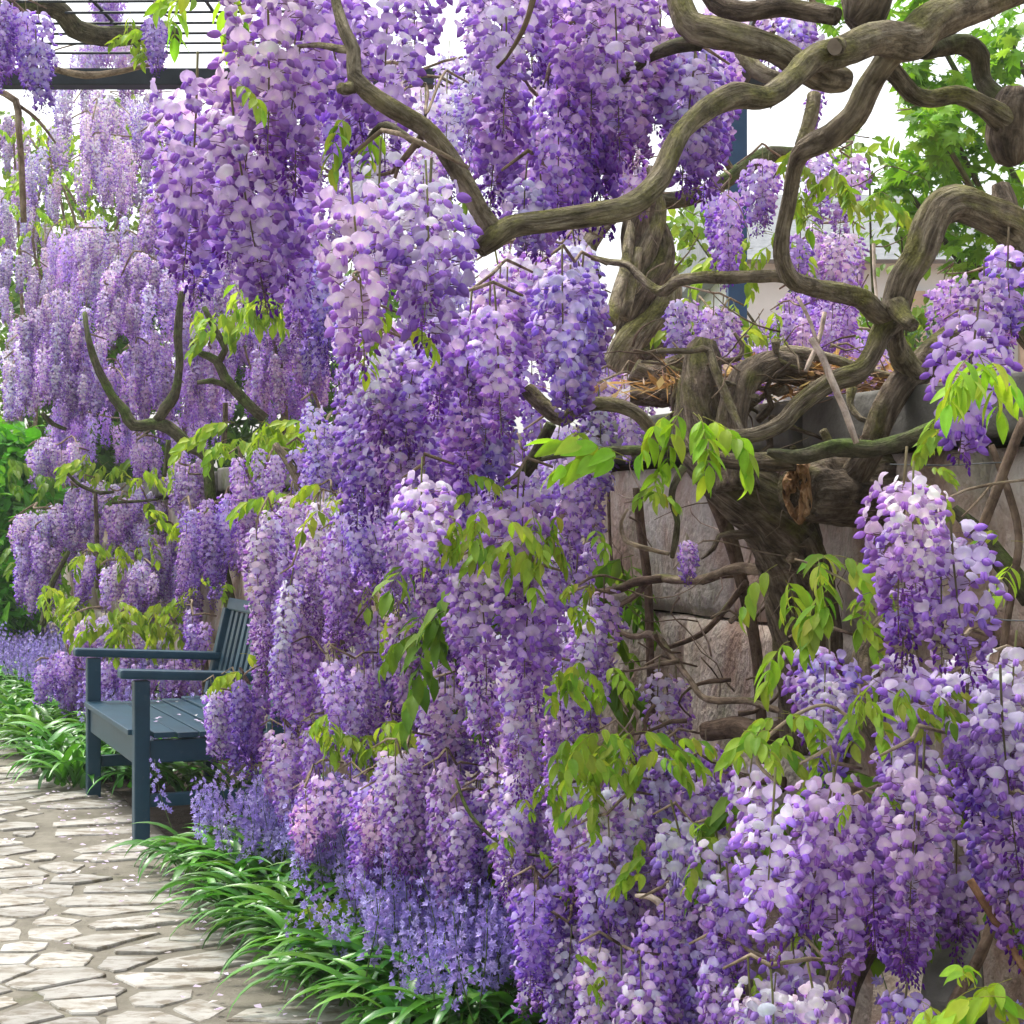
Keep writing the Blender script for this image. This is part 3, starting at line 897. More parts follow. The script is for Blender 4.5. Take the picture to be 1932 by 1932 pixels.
# ------------------------------------------------------------------ pergola
pg = empty('pergola', (1.07, 8.08, 1.40))
tag(pg, 'dark blue steel pergola with thin roof rods and slim posts behind the flowers', 'pergola')
def pbox(name, x0, x1, y0, y1, z0, z1, m, b=0.006):
    c = Vector(((x0 + x1) / 2, (y0 + y1) / 2, (z0 + z1) / 2))
    v, f = box_geo(x0 - c.x, x1 - c.x, y0 - c.y, y1 - c.y, z0 - c.z, z1 - c.z, b)
    return obj(name, mesh(name, v, f, m, smooth=False), pg, c - Vector((1.07, 8.08, 1.40)))
pbox('post', 1.025, 1.115, 8.035, 8.125, 1.36, 3.30, M_STEEL)
pbox('post', -2.82, -2.74, 8.04, 8.12, 0.0, 3.30, M_STEEL)
pbox('beam', -2.95, 1.25, 8.03, 8.13, 3.30, 3.38, M_DKSTEEL)
pbox('beam', -2.95, 1.25, 5.0, 5.1, 3.30, 3.38, M_DKSTEEL)
pbox('beam', 1.0, 1.12, 5.1, 8.03, 3.305, 3.375, M_DKSTEEL)
for i in range(17):
    y = 5.35 + i * 0.155
    tube('roof_rod', [(Vector((-2.95, y, 3.40)), 0.006), (Vector((-2.0, y, 3.394)), 0.006), (Vector((-0.9, y, 3.40)), 0.006)], M_DKSTEEL, pg, Vector((1.07, 8.08, 1.40)), ring=6, step=0.3, rough=0)
for x, dx in ((-2.35, 0.10), (-1.85, 0.14), (-1.35, 0.1), (-0.95, 0.0)):
    tube('cross_bar', [(Vector((x, 5.05, 3.412)), 0.008), (Vector((x + dx, 8.08, 3.412)), 0.008)], M_DKSTEEL, pg, Vector((1.07, 8.08, 1.40)), ring=6, step=0.5, rough=0)

# ------------------------------------------------------------------ wisterias
def vine(name_label, base, group='wisterias trained over the wall and pergola'):
    b = Vector(base)
    e = empty('wisteria', b)
    tag(e, name_label, 'wisteria', group)
    return e, b

# --- the overhead wisteria whose branch sweeps across the top
V1, b1 = vine('wisteria with olive-brown branch sweeping across the top, large pale lilac racemes hanging round it', (1.35, 2.9, 1.42))
branch('branch', [(1990, -60, 2.95, 80), (1861, -2, 2.9, 72), (1808, 20, 2.86, 68), (1755, 43, 2.82, 74), (1715, 78, 2.8, 78), (1655, 73, 2.74, 58), (1588, 97, 2.68, 56), (1528, 115, 2.62, 52),
                  (1495, 147, 2.58, 46), (1448, 183, 2.52, 44), (1388, 180, 2.46, 50), (1341, 200, 2.42, 44), (1288, 247, 2.36, 38), (1264, 293, 2.32, 40), (1244, 340, 2.3, 43),
                  (1191, 387, 2.26, 45), (1111, 407, 2.22, 42), (1027, 420, 2.18, 41), (964, 428, 2.15, 42), (930, 450, 2.13, 44), (905, 470, 2.12, 34)],
       M_BARK, V1, b1, ring=20, rough=0.15, ridges=0.07, step=0.016)
branch('branch', [(930, 432, 2.14, 40), (905, 398, 2.13, 38), (889, 366, 2.12, 36), (861, 317, 2.1, 37), (831, 273, 2.08, 35), (801, 240, 2.07, 36), (744, 207, 2.05, 37), (694, 173, 2.05, 35),
                  (669, 147, 2.06, 31), (667, 97, 2.07, 26), (651, 60, 2.08, 24), (637, 17, 2.1, 20), (628, -30, 2.12, 16)], M_BARK, V1, b1, ring=16, rough=0.13, step=0.014)
branch('branch', [(672, 160, 2.06, 26), (655, 168, 2.05, 24), (643, 166, 2.04, 22)], M_BARK, V1, b1, ring=12, step=0.006)
branch('branch', [(667, 95, 2.07, 16), (640, 92, 2.09, 15), (600, 85, 2.15, 11), (560, 88, 2.2, 7)], M_BARK, V1, b1, ring=10, step=0.012)
branch('twig', [(795, 258, 2.08, 15), (762, 300, 2.1, 12), (740, 325, 2.12, 9), (712, 330, 2.14, 5)], M_STEM, V1, b1, ring=8, step=0.01)
branch('twig', [(752, 312, 2.1, 8), (742, 345, 2.11, 6), (735, 355, 2.11, 4)], M_STEM, V1, b1, ring=6, step=0.01)
branch('twig', [(790, 275, 2.1, 12), (730, 235, 2.14, 14), (700, 255, 2.16, 9), (690, 270, 2.17, 6)], M_BARK_MOSS, V1, b1, ring=8, step=0.01)
branch('twig', [(1010, -20, 2.2, 13), (1000, 20, 2.2, 11), (985, 60, 2.22, 10), (955, 110, 2.24, 6), (938, 128, 2.25, 7)], M_STEM, V1, b1, ring=8, step=0.01)
branch('branch', [(1590, 150, 2.75, 50), (1540, 142, 2.7, 56), (1495, 113, 2.66, 50), (1455, 90, 2.64, 50), (1398, 75, 2.62, 54), (1338, 62, 2.62, 56), (1300, 45, 2.63, 48), (1270, -30, 2.66, 40)],
       M_BARK, V1, b1, ring=18, rough=0.16, ridges=0.06, step=0.016)
branch('branch', [(1320, 80, 2.64, 34), (1288, 83, 2.66, 30), (1250, 95, 2.7, 26), (1211, 118, 2.75, 18), (1170, 160, 2.8, 12), (1150, 185, 2.85, 7)], M_BARK_MOSS, V1, b1, ring=14, step=0.014)
branch('branch', [(1330, -40, 2.9, 44), (1355, 5, 2.88, 42), (1398, 22, 2.86, 40), (1475, 14, 2.84, 36), (1540, 24, 2.82, 36), (1580, 30, 2.8, 34)], M_BARK_OLD, V1, b1, ring=16, ridges=0.06, step=0.016)
branch('branch', [(1660, -80, 2.85, 96), (1640, -10, 2.84, 98), (1628, 30, 2.83, 92), (1610, 48, 2.83, 50)], M_BARK_OLD, V1, b1, ring=18, rough=0.2, ridges=0.12, step=0.018)
st = branch('branch', [(1582, 85, 2.66, 34), (1577, 88, 2.62, 33), (1575, 88, 2.605, 31)], M_BARK, V1, b1, ring=14, step=0.006)
v, f = [], []
cc = P(1575, 88, 2.602) - b1
ringp = [cc + Vector((math.cos(a) * 0.0115, 0.0, math.sin(a) * 0.0135)) for a in [2 * math.pi * i / 14 for i in range(14)]]
obj('cut_end', mesh('cut_end', ringp + [cc + Vector((0, -0.0015, 0))], [(i, (i + 1) % 14, 14) for i in range(14)], M_CUT), st)
branch('branch', [(1400, 95, 2.95, 30), (1430, 135, 2.92, 34), (1470, 150, 2.9, 24)], M_BARK, V1, b1, ring=12, step=0.014)

cl1 = [(300, 60, 420, 470, 2.30, 0.26, 'mid', True), (425, -70, 560, 330, 2.16, 0.26, 'pale', True), (500, -60, 630, 420, 2.22, 0.28, 'mid', True), (380, 120, 540, 480, 2.3, 0.28, 'pink', True),
       (590, 300, 740, 640, 2.06, 0.24, 'pale', True), (720, 350, 890, 660, 2.1, 0.22, 'mid', True), (600, 340, 880, 520, 2.05, 0.14, 'vpale', True),
       (670, -120, 860, 270, 2.36, 0.24, 'mid', True), (860, -120, 1040, 260, 2.5, 0.24, 'pale', True), (1010, -100, 1220, 330, 2.55, 0.26, 'mid', True)]
for x0, y0, x1, y1, d, L, tn, h in cl1:
    cluster(V1, b1, x0, y0, x1, y1, d, L, tn, lod=0, k=1.55, ds=0.09, hero=h, wid=0.108)
for x0, y0, x1, y1, d, L, tn in [(560, -60, 700, 240, 2.6, 0.24, 'violet'), (880, 180, 1120, 420, 2.75, 0.2, 'violet'), (1020, 60, 1190, 420, 2.8, 0.26, 'deep'), (1150, -60, 1300, 240, 3.0, 0.26, 'pink'),
                                 (1220, 100, 1420, 390, 3.2, 0.22, 'violet'), (1230, 110, 1400, 330, 3.1, 0.2, 'mid'), (880, -80, 1220, 200, 2.9, 0.26, 'mid'), (300, 250, 620, 480, 2.7, 0.22, 'violet'),
                                 (880, 330, 1130, 440, 2.6, 0.13, 'mid'), (1430, 20, 1560, 110, 3.4, 0.12, 'pale'), (1300, 0, 1420, 100, 3.4, 0.2, 'pale')]:
    cluster(V1, b1, x0, y0, x1, y1, d, L, tn, lod=0, k=1.6, ds=0.14, wid=0.108)
for x0, y0, x1, y1, d, L, tn in [(620, 170, 900, 500, 3.7, 0.24, 'vpale'), (700, 120, 1250, 420, 4.0, 0.26, 'pale'), (280, 220, 420, 560, 3.6, 0.26, 'blue'), (480, 320, 640, 560, 3.6, 0.28, 'violet')]:
    cluster(V1, b1, x0, y0, x1, y1, d, L, tn, lod=1, k=1.3, ds=0.25)
leaves(V1, b1, 630, 190, 720, 270, 2.06, 3, 'fresh', True, 0.75)
leaves(V1, b1, 300, -40, 420, 20, 2.3, 6, 'bright', True, 0.9)
leaves(V1, b1, 350, 120, 480, 200, 2.2, 2, 'fresh', True, 0.6)
leaves(V1, b1, 660, 570, 770, 660, 2.2, 4, 'yellow', True, 0.6)
leaves(V1, b1, 770, 300, 900, 420, 2.2, 3, 'olive', True, 0.5)

# --- gnarled trunk against the wall
V2, b2 = vine('gnarled old wisteria trunk with a broken hollow stump leaning on the stone wall', (0.55, 3.6, 0.0))
branch('trunk', [(1520, 1420, 3.75, 90), (1505, 1200, 3.75, 100), (1490, 1040, 3.72, 130), (1452, 968, 3.68, 128), (1400, 925, 3.66, 118), (1352, 888, 3.68, 96), (1320, 850, 3.72, 82), (1312, 780, 3.76, 76), (1318, 710, 3.8, 74), (1326, 662, 3.82, 66), (1332, 640, 3.82, 36)],
       M_BARK_OLD, V2, b2, ring=26, rough=0.2, ridges=0.16, step=0.022, twist=3.0)
branch('branch', [(1392, 925, 3.6, 90), (1386, 860, 3.62, 70), (1381, 810, 3.63, 60), (1386, 761, 3.66, 57), (1406, 712, 3.7, 58), (1461, 688, 3.78, 56), (1520, 705, 3.9, 50), (1560, 730, 4.05, 34)],
       M_BARK_OLD, V2, b2, ring=20, rough=0.13, ridges=0.1, step=0.018, twist=2.0)
stump = branch('stump', [(1700, 905, 3.72, 112), (1650, 925, 3.66, 118), (1590, 925, 3.58, 116), (1540, 928, 3.5, 112), (1510, 930, 3.455, 104)], M_BARK_OLD, V2, b2, ring=26, rough=0.2, ridges=0.15, step=0.02)
# torn hollow end of the stump
def torn_end():
    c = P(1507, 930, 3.45)
    axis = (P(1507, 930, 3.45) - P(1560, 927, 3.53)).normalized()
    axis = (axis + Vector((0, -1.1, 0.05))).normalized()
    s1 = axis.cross(Vector((0, 0, 1))).normalized(); s2 = s1.cross(axis)
    V, F = [], []
    n, m = 34, 9
    for i in range(m):
        k = 1.0 - i / (m - 1) * 0.97
        for j in range(n):
            a = 2 * math.pi * j / n
            x, y = math.cos(a) * k, math.sin(a) * k
            r = 0.047 * (1 + 0.30 * noise.noise(Vector((math.cos(a) * 1.6, math.sin(a) * 1.6, 5))))
            h = 0.034 * noise.noise(Vector((x * 2.6, y * 1.6, 2.0))) + 0.024 * noise.noise(Vector((x * 7, y * 3.5, 4.0))) + 0.008 * noise.noise(Vector((x * 16, y * 8, 6.0)))
            h -= 0.040 * math.exp(-(((x - 0.2) / 0.40) ** 2 + ((y + 0.15) / 0.30) ** 2))      # rotted hollow, off centre
            if i == 0: h = -0.03
            V.append(c + s1 * x * r * 0.75 + s2 * y * r * 1.3 + axis * (h + 0.012) - b2)
    for i in range(m - 1):
        for j in range(n):
            F.append((i * n + j, i * n + (j + 1) % n, (i + 1) * n + (j + 1) % n, (i + 1) * n + j))
    F.append(tuple((m - 1) * n + j for j in range(n)))
    o = obj('broken_end', mesh('broken_end', V, F, M_HEART, smooth=False), stump)
    o['label'] = 'torn orange-brown hollow wood'
torn_end()
branch('root', [(1510, 1010, 3.66, 60), (1540, 1100, 3.72, 70), (1560, 1250, 3.75, 60), (1570, 1500, 3.75, 56)], M_BARK_OLD, V2, b2, ring=16, ridges=0.12, step=0.02)
branch('branch', [(1800, 640, 3.6, 62), (1765, 664, 3.58, 60), (1735, 695, 3.55, 58), (1698, 727, 3.52, 56), (1668, 777, 3.5, 54), (1650, 831, 3.5, 50), (1625, 880, 3.52, 50), (1590, 915, 3.55, 50)], M_BARK_OLD, V2, b2, ring=18, rough=0.15, ridges=0.14, step=0.018)
branch('branch', [(1690, 600, 3.38, 32), (1688, 640, 3.42, 36), (1698, 670, 3.48, 44), (1722, 700, 3.52, 50)], M_BARK, V2, b2, ring=14, rough=0.2, ridges=0.08, step=0.012)
branch('branch', [(1830, 770, 3.25, 26), (1801, 791, 3.28, 30), (1721, 827, 3.32, 31), (1648, 847, 3.34, 32), (1571, 844, 3.34, 33), (1521, 861, 3.34, 30), (1470, 858, 3.32, 24), (1448, 852, 3.32, 12)], M_BARK_MOSS, V2, b2, ring=16, rough=0.2, ridges=0.08, step=0.014)
branch('branch', [(1500, 870, 3.4, 40), (1440, 872, 3.42, 36), (1371, 868, 3.45, 30), (1320, 850, 3.5, 24)], M_BARK_OLD, V2, b2, ring=14, ridges=0.1, step=0.014)
# S-shaped limb and its fork
branch('branch', [(2010, 560, 3.42, 90), (1965, 500, 3.4, 84), (1915, 432, 3.36, 78), (1855, 402, 3.32, 72), (1805, 386, 3.3, 70), (1768, 400, 3.28, 66), (1748, 440, 3.27, 64), (1733, 483, 3.27, 62), (1707, 527, 3.27, 58),
                  (1695, 567, 3.28, 54), (1684, 600, 3.28, 52), (1660, 632, 3.26, 40), (1648, 662, 3.25, 36), (1621, 701, 3.23, 34), (1575, 717, 3.21, 32), (1538, 741, 3.2, 32), (1501, 771, 3.19, 31),
                  (1475, 800, 3.18, 31), (1428, 820, 3.18, 29), (1381, 823, 3.2, 27), (1340, 812, 3.25, 22)], M_BARK, V2, b2, ring=30, rough=0.2, ridges=0.2, step=0.012)
branch('branch', [(1900, 428, 3.34, 60), (1893, 380, 3.36, 46), (1886, 350, 3.37, 34)], M_BARK_OLD, V2, b2, ring=16, rough=0.22, ridges=0.18, step=0.012)
s2b = branch('branch', [(1692, 580, 3.24, 46), (1708, 602, 3.2, 30), (1722, 614, 3.17, 26)], M_BARK, V2, b2, ring=14, step=0.01)
# limb down from the overhead fork, then along
branch('branch', [(1690, 95, 2.8, 50), (1668, 120, 2.8, 46), (1640, 163, 2.82, 46), (1610, 217, 2.84, 46), (1571, 254, 2.88, 46), (1520, 280, 2.92, 42), (1501, 310, 2.95, 31), (1491, 367, 2.98, 29), (1477, 433, 3.0, 29), (1475, 483, 3.02, 31), (1493, 526, 3.05, 34),
                  (1530, 541, 3.1, 36), (1571, 550, 3.14, 38), (1621, 562, 3.2, 40), (1650, 585, 3.24, 42), (1675, 600, 3.27, 40)], M_BARK, V2, b2, ring=18, rough=0.14, ridges=0.06, step=0.014)
branch('branch', [(1536, 180, 2.98, 26), (1530, 220, 2.96, 28), (1512, 275, 2.94, 26)], M_BARK, V2, b2, ring=12, step=0.014)
branch('branch', [(1560, 545, 3.16, 22), (1488, 523, 3.1, 23), (1388, 523, 3.12, 24), (1320, 524, 3.16, 23), (1280, 530, 3.2, 22), (1246, 550, 3.24, 20), (1212, 527, 3.27, 17), (1184, 500, 3.3, 14), (1150, 494, 3.32, 12), (1117, 486, 3.34, 10)], M_BARK, V2, b2, ring=14, step=0.012, rough=0.16)
branch('twig', [(1246, 550, 3.24, 8), (1262, 520, 3.22, 5), (1300, 475, 3.2, 3), (1320, 440, 3.2, 2)], M_TWIG, V2, b2, ring=5, step=0.02)
# limbs to the far right
branch('branch', [(1672, 118, 2.82, 40), (1695, 145, 2.84, 36), (1721, 177, 2.86, 34), (1755, 187, 2.88, 34), (1805, 179, 2.9, 36), (1855, 200, 2.92, 40), (1890, 225, 2.95, 52), (1935, 245, 3.0, 70)], M_BARK, V2, b2, ring=18, rough=0.15, ridges=0.08, step=0.014)
branch('branch', [(1915, 180, 2.98, 60), (1906, 220, 2.97, 84), (1908, 265, 2.97, 82), (1912, 300, 2.97, 60), (1915, 312, 2.97, 24)], M_BARK_OLD, V2, b2, ring=24, rough=0.22, ridges=0.2, step=0.012)
branch('branch', [(1740, 95, 2.95, 34), (1775, 88, 3.0, 38), (1820, 82, 3.02, 40), (1848, 108, 3.04, 38), (1853, 145, 3.06, 34), (1884, 185, 3.04, 36), (1925, 205, 3.02, 40)], M_BARK_MOSS, V2, b2, ring=16, rough=0.2, ridges=0.1, step=0.014)
# pale bare sticks
branch('twig', [(1531, 640, 3.12, 13), (1550, 670, 3.1, 14), (1567, 712, 3.08, 14), (1592, 770, 3.07, 14), (1616, 836, 3.06, 12)], M_PALE, V2, b2, ring=8, step=0.02)
branch('twig', [(1505, 560, 3.4, 8), (1530, 610, 3.38, 8), (1545, 660, 3.36, 7)], M_PALE, V2, b2, ring=6, step=0.02)
branch('twig', [(1556, 590, 3.5, 10), (1545, 640, 3.48, 10), (1520, 700, 3.45, 9)], M_PALE, V2, b2, ring=6, step=0.02)
branch('twig', [(1648, 460, 3.5, 7), (1650, 520, 3.48, 6), (1656, 580, 3.45, 6)], M_PALE, V2, b2, ring=6, step=0.02)
branch('branch', [(1420, 700, 3.9, 24), (1480, 665, 3.85, 25), (1560, 675, 3.82, 22), (1640, 700, 3.8, 17), (1690, 712, 3.8, 12)], M_BARK, V2, b2, ring=12, step=0.014)
branch('twig', [(1240, 662, 3.6, 10), (1300, 662, 3.62, 12), (1335, 660, 3.65, 14), (1350, 700, 3.62, 18), (1380, 770, 3.58, 17), (1400, 815, 3.55, 12)], M_BARK, V2, b2, ring=10, step=0.014)
# climbing stems pinned to the wall
branch('climbing_stem', [(1325, 880, 3.95, 30), (1352, 950, 3.98, 30), (1381, 1027, 4.0, 28), (1400, 1100, 4.02, 25), (1418, 1177, 4.02, 23), (1430, 1260, 4.02, 21), (1440, 1420, 3.98, 20), (1445, 1560, 3.95, 18)], M_STEM, V2, b2, ring=12, rough=0.06, step=0.02)
branch('climbing_stem', [(1498, 1050, 3.62, 20), (1470, 1065, 3.72, 21), (1438, 1076, 3.8, 20), (1400, 1072, 3.88, 21), (1371, 1077, 3.92, 19), (1330, 1092, 3.98, 17), (1288, 1095, 4.05, 15), (1240, 1090, 4.12, 15), (1215, 1105, 4.15, 14), (1200, 1122, 4.18, 12), (1165, 1145, 4.2, 11), (1138, 1168, 4.22, 8)], M_TWIG, V2, b2, ring=10, rough=0.22, step=0.016)
branch('climbing_stem', [(1250, 1092, 4.1, 15), (1200, 1098, 4.15, 17), (1165, 1112, 4.2, 16), (1120, 1118, 4.25, 10)], M_STEM, V2, b2, ring=10, rough=0.15, step=0.016)
branch('climbing_stem', [(1408, 1098, 3.96, 13), (1360, 1160, 4.06, 12), (1320, 1198, 4.12, 11), (1260, 1222, 4.2, 9)], M_STEM, V2, b2, ring=8, rough=0.08, step=0.02)
branch('climbing_stem', [(1110, 1160, 4.3, 7), (1140, 1178, 4.25, 9), (1194, 1201, 4.18, 12), (1225, 1196, 4.14, 13), (1248, 1210, 4.1, 14), (1262, 1232, 4.08, 12), (1300, 1280, 4.02, 11), (1322, 1312, 3.98, 12), (1350, 1322, 3.94, 14), (1411, 1322, 3.86, 13), (1450, 1335, 3.8, 13), (1510, 1352, 3.72, 12)], M_TWIG, V2, b2, ring=10, rough=0.2, step=0.016)
branch('climbing_stem', [(1202, 920, 4.2, 18), (1208, 990, 4.2, 18), (1222, 1100, 4.2, 17), (1226, 1220, 4.2, 16), (1232, 1420, 4.15, 15)], M_STEM, V2, b2, ring=10, rough=0.06, step=0.03)
branch('climbing_stem', [(1148, 920, 4.5, 7), (1150, 1000, 4.5, 7), (1158, 1100, 4.5, 6)], M_STEM, V2, b2, ring=6, step=0.04)
branch('twig', [(1290, 880, 3.2, 14), (1272, 915, 3.2, 15), (1268, 945, 3.21, 13), (1278, 985, 3.22, 12), (1272, 1030, 3.24, 13), (1268, 1052, 3.25, 9)], M_BARK_MOSS, V2, b2, ring=8, step=0.01, rough=0.2)
branch('twig', [(1262, 1045, 3.25, 8), (1210, 1032, 3.28, 9), (1178, 1018, 3.3, 10), (1172, 985, 3.3, 7), (1185, 960, 3.3, 4)], M_TWIG, V2, b2, ring=8, step=0.012, rough=0.2)
branch('root', [(1330, 1380, 3.95, 34), (1390, 1372, 3.88, 44), (1440, 1385, 3.82, 46), (1500, 1370, 3.78, 38)], M_STEM, V2, b2, ring=14, rough=0.2, step=0.02)
branch('root', [(1360, 1462, 3.9, 20), (1420, 1475, 3.82, 30), (1480, 1480, 3.78, 30)], M_STEM, V2, b2, ring=12, rough=0.2, step=0.02)
# lower curved limb towards the middle
branch('branch', [(995, 735, 3.3, 30), (1030, 770, 3.28, 33), (1061, 792, 3.26, 28), (1094, 768, 3.24, 27), (1144, 762, 3.22, 28), (1194, 776, 3.22, 27), (1222, 800, 3.24, 25), (1245, 826, 3.28, 22), (1290, 850, 3.4, 22)], M_BARK, V2, b2, ring=14, rough=0.14, step=0.013)
branch('branch', [(1040, 800, 3.5, 22), (1015, 850, 3.52, 24), (990, 890, 3.54, 26), (950, 925, 3.56, 18)], M_BARK_MOSS, V2, b2, ring=12, step=0.016)
branch('branch', [(1195, 700, 4.1, 50), (1240, 715, 4.1, 60), (1300, 690, 4.05, 60)], M_BARK_OLD, V2, b2, ring=14, ridges=0.1, step=0.02)
branch('branch', [(1190, 745, 4.1, 40), (1250, 745, 4.08, 46), (1310, 740, 4.0, 40)], M_BARK_OLD, V2, b2, ring=14, ridges=0.1, step=0.02)
branch('branch', [(1270, 852, 3.55, 20), (1180, 850, 3.6, 18), (1080, 855, 3.7, 14), (1000, 870, 3.8, 10)], M_BARK_MOSS, V2, b2, ring=10, step=0.016)
def tangle(vn, bs, x0, y0, x1, y1, d, n, w=4.0, ds=0.25, mats=(0, 1)):
    for i in range(n):
        x, y, dd = rng.uniform(x0, x1), rng.uniform(y0, y1), d + rng.uniform(-ds, ds)
        a = rng.uniform(0, 6.28); ln = rng.uniform(18, 45)
        sp = []
        for k in range(5):
            sp.append((x, y, dd, w * rng.uniform(0.6, 1.0) * (1 - 0.17 * k)))
            x += math.cos(a) * ln; y += math.sin(a) * ln * 0.8; a += rng.gauss(0, 0.55); dd += rng.uniform(-.03, .03)
        branch('twig', sp, (M_TWIG, M_STEM, M_PALE, M_BARK_OLD, M_BARK)[mats[rng.randrange(len(mats))]], vn, bs, ring=5 if w < 10 else 12, step=0.02, rough=0.12 if w < 10 else 0.2)
tangle(V2, b2, 1180, 620, 1700, 760, 3.7, 26, 6.0)
tangle(V2, b2, 1190, 640, 1480, 860, 3.85, 16, 20.0, 0.12, (3, 3, 4))
tangle(V2, b2, 1420, 720, 1640, 1020, 3.72, 10, 22.0, 0.08, (3, 4))
tangle(V2, b2, 1160, 1000, 1460, 1420, 4.0, 9, 12.0, 0.08, (1, 1, 0))
tangle(V2, b2, 1150, 900, 1500, 1400, 4.0, 26, 5.0, 0.12, (0, 1, 2))
tangle(V2, b2, 1420, 880, 1640, 1100, 3.55, 18, 4.0, 0.12, (1, 1, 0))
tangle(V2, b2, 1250, 180, 1700, 520, 3.6, 22, 3.5, 0.5)
leaves(V2, b2, 1040, 800, 1150, 840, 3.0, 2, 'bright', True, 1.0)
add_leaf(V2, b2, P(1190, 868, 3.0), R(178), -0.55, True, 'bright', 0.9, 0)
add_leaf(V2, b2, P(1185, 872, 3.02), R(200), -0.35, True, 'bright', 0.9, 3)
for dx, az in ((0, 250), (20, 300), (-15, 220), (40, 330), (30, 280), (60, 350)):
    add_leaf(V2, b2, P(1285 + dx, 770 + abs(dx) * 0.4, 2.95), R(az), 0.35, True, 'bright', 0.72)
leaves(V2, b2, 1190, 870, 1270, 950, 2.95, 4, 'fresh', True, 0.75)
leaves(V2, b2, 1500, 280, 1700, 440, 3.5, 22, 'olive', True, 0.75, 0.3)
leaves(V2, b2, 1720, 780, 1810, 850, 2.9, 5, 'fresh', True, 0.75)
cluster(V2, b2, 1255, 1020, 1340, 1110, 3.6, 0.07, 'mid', lod=1, n=3, twig=False)
branch('twig', [(1270, 1075, 3.6, 2), (1310, 1030, 3.6, 3), (1350, 1020, 3.62, 3), (1440, 1042, 3.64, 3), (1490, 1050, 3.64, 3)], M_TWIG, V2, b2, ring=5, step=0.02)

# --- twisted trunk behind, with what grows on the raised bank
V3, b3 = vine('wisteria with thick rope-twisted trunk rising behind the sweeping branch', (0.45, 5.6, 1.40))
tw = []
for k in range(4):
    pts = []
    for i in range(15):
        t = i / 14
        a = k * math.pi / 2 + t * 7.5
        c = P(1217 + 14 * math.sin(t * 4), 690 - t * 370, 5.6)
        rr = 0.05 + 0.02 * (1 - t) - 0.02 * t
        pts.append((c + Vector((math.cos(a) * rr, math.sin(a) * rr, 0)), 0.043 + 0.018 * math.sin(t * 7 + k) * 0.5 + 0.016 * (1 - t) - 0.016 * t * t))
    tube('trunk_strand', pts, M_BARK_OLD if k % 2 else M_BARK, V3, b3, ring=14, rough=0.2, ridges=0.16, seed=k * 9.0, step=0.025)
for pts in ([(1150, 610, 5.3, 26), (1165, 560, 5.35, 26), (1180, 500, 5.45, 22), (1192, 420, 5.55, 16)], [(1175, 600, 5.4, 24), (1190, 540, 5.45, 24), (1205, 470, 5.5, 18)],
            [(1125, 520, 5.4, 24), (1105, 480, 5.5, 30), (1130, 430, 5.55, 34), (1170, 400, 5.6, 24)]):
    branch('trunk_strand', pts, M_BARK, V3, b3, ring=10, rough=0.15, step=0.03)
branch('branch', [(1205, 372, 5.7, 36), (1260, 378, 5.7, 34), (1310, 370, 5.7, 32), (1370, 340, 5.72, 30), (1440, 295, 5.75, 32), (1500, 290, 5.8, 24)], M_BARK_MOSS, V3, b3, ring=12, step=0.03)
branch('branch', [(1345, 262, 5.6, 16), (1360, 290, 5.6, 16), (1378, 318, 5.62, 14)], M_BARK, V3, b3, ring=8, step=0.03)
for x0, y0, x1, y1, d, L, tn in [(1300, 350, 1420, 510, 4.6, 0.22, 'violet'), (1370, 310, 1490, 430, 4.7, 0.2, 'mid'), (1490, 280, 1640, 400, 5.2, 0.2, 'mid'), (1500, 440, 1640, 590, 5.6, 0.22, 'pale'),
                                 (1480, 420, 1540, 500, 5.2, 0.16, 'deep'), (1240, 570, 1400, 690, 5.0, 0.2, 'mid'), (1400, 540, 1640, 660, 6.2, 0.25, 'violet'), (1500, 460, 1640, 560, 6.4, 0.25, 'vpale'),
                                 (1740, 540, 1932, 690, 4.8, 0.22, 'violet'), (1780, 590, 1900, 690, 4.6, 0.18, 'pale'), (940, 430, 1120, 560, 4.8, 0.24, 'violet'), (900, 470, 1130, 620, 4.4, 0.24, 'pale'),
                                 (1430, 20, 1560, 120, 6.5, 0.25, 'pale'), (1490, 140, 1570, 200, 6.0, 0.2, 'deep'), (1270, 590, 1420, 700, 5.3, 0.2, 'pale'), (1090, 560, 1150, 740, 4.6, 0.24, 'mid'), (1420, 570, 1640, 690, 5.8, 0.24, 'mid'), (1090, 620, 1300, 800, 6.0, 0.28, 'mid'), (1240, 620, 1720, 760, 6.8, 0.28, 'violet'), (1100, 700, 1230, 860, 5.2, 0.24, 'pale')]:
    cluster(V3, b3, x0, y0, x1, y1, d, L, tn, lod=1, k=1.7, ds=0.3)
leaves(V3, b3, 1280, 560, 1480, 660, 5.4, 14, 'fresh', scale=0.8)
leaves(V3, b3, 1300, 420, 1500, 520, 5.2, 8, 'fresh', scale=0.8)

# --- middle cascade
V4, b4 = vine('dense violet wisteria cascade filling the middle below the sweeping branch', (0.1, 4.9, 0.0))
for x0, y0, x1, y1, d, L, tn in [(870, 540, 1020, 800, 3.1, 0.22, 'pink'), (1000, 500, 1150, 740, 3.15, 0.24, 'mid'), (880, 480, 1140, 620, 3.5, 0.2, 'vpale'), (640, 640, 880, 850, 3.4, 0.22, 'mid'),
                                 (800, 660, 1010, 880, 3.2, 0.22, 'violet'), (620, 740, 760, 980, 3.7, 0.26, 'blue'), (690, 720, 860, 1000, 3.55, 0.26, 'mid'), (640, 640, 760, 780, 3.3, 0.16, 'vpale'),
                                 (780, 560, 980, 720, 3.0, 0.18, 'mid'), (620, 560, 760, 740, 4.0, 0.24, 'pale')]:
    cluster(V4, b4, x0, y0, x1, y1, d, L, tn, lod=0, k=1.9, ds=0.14)
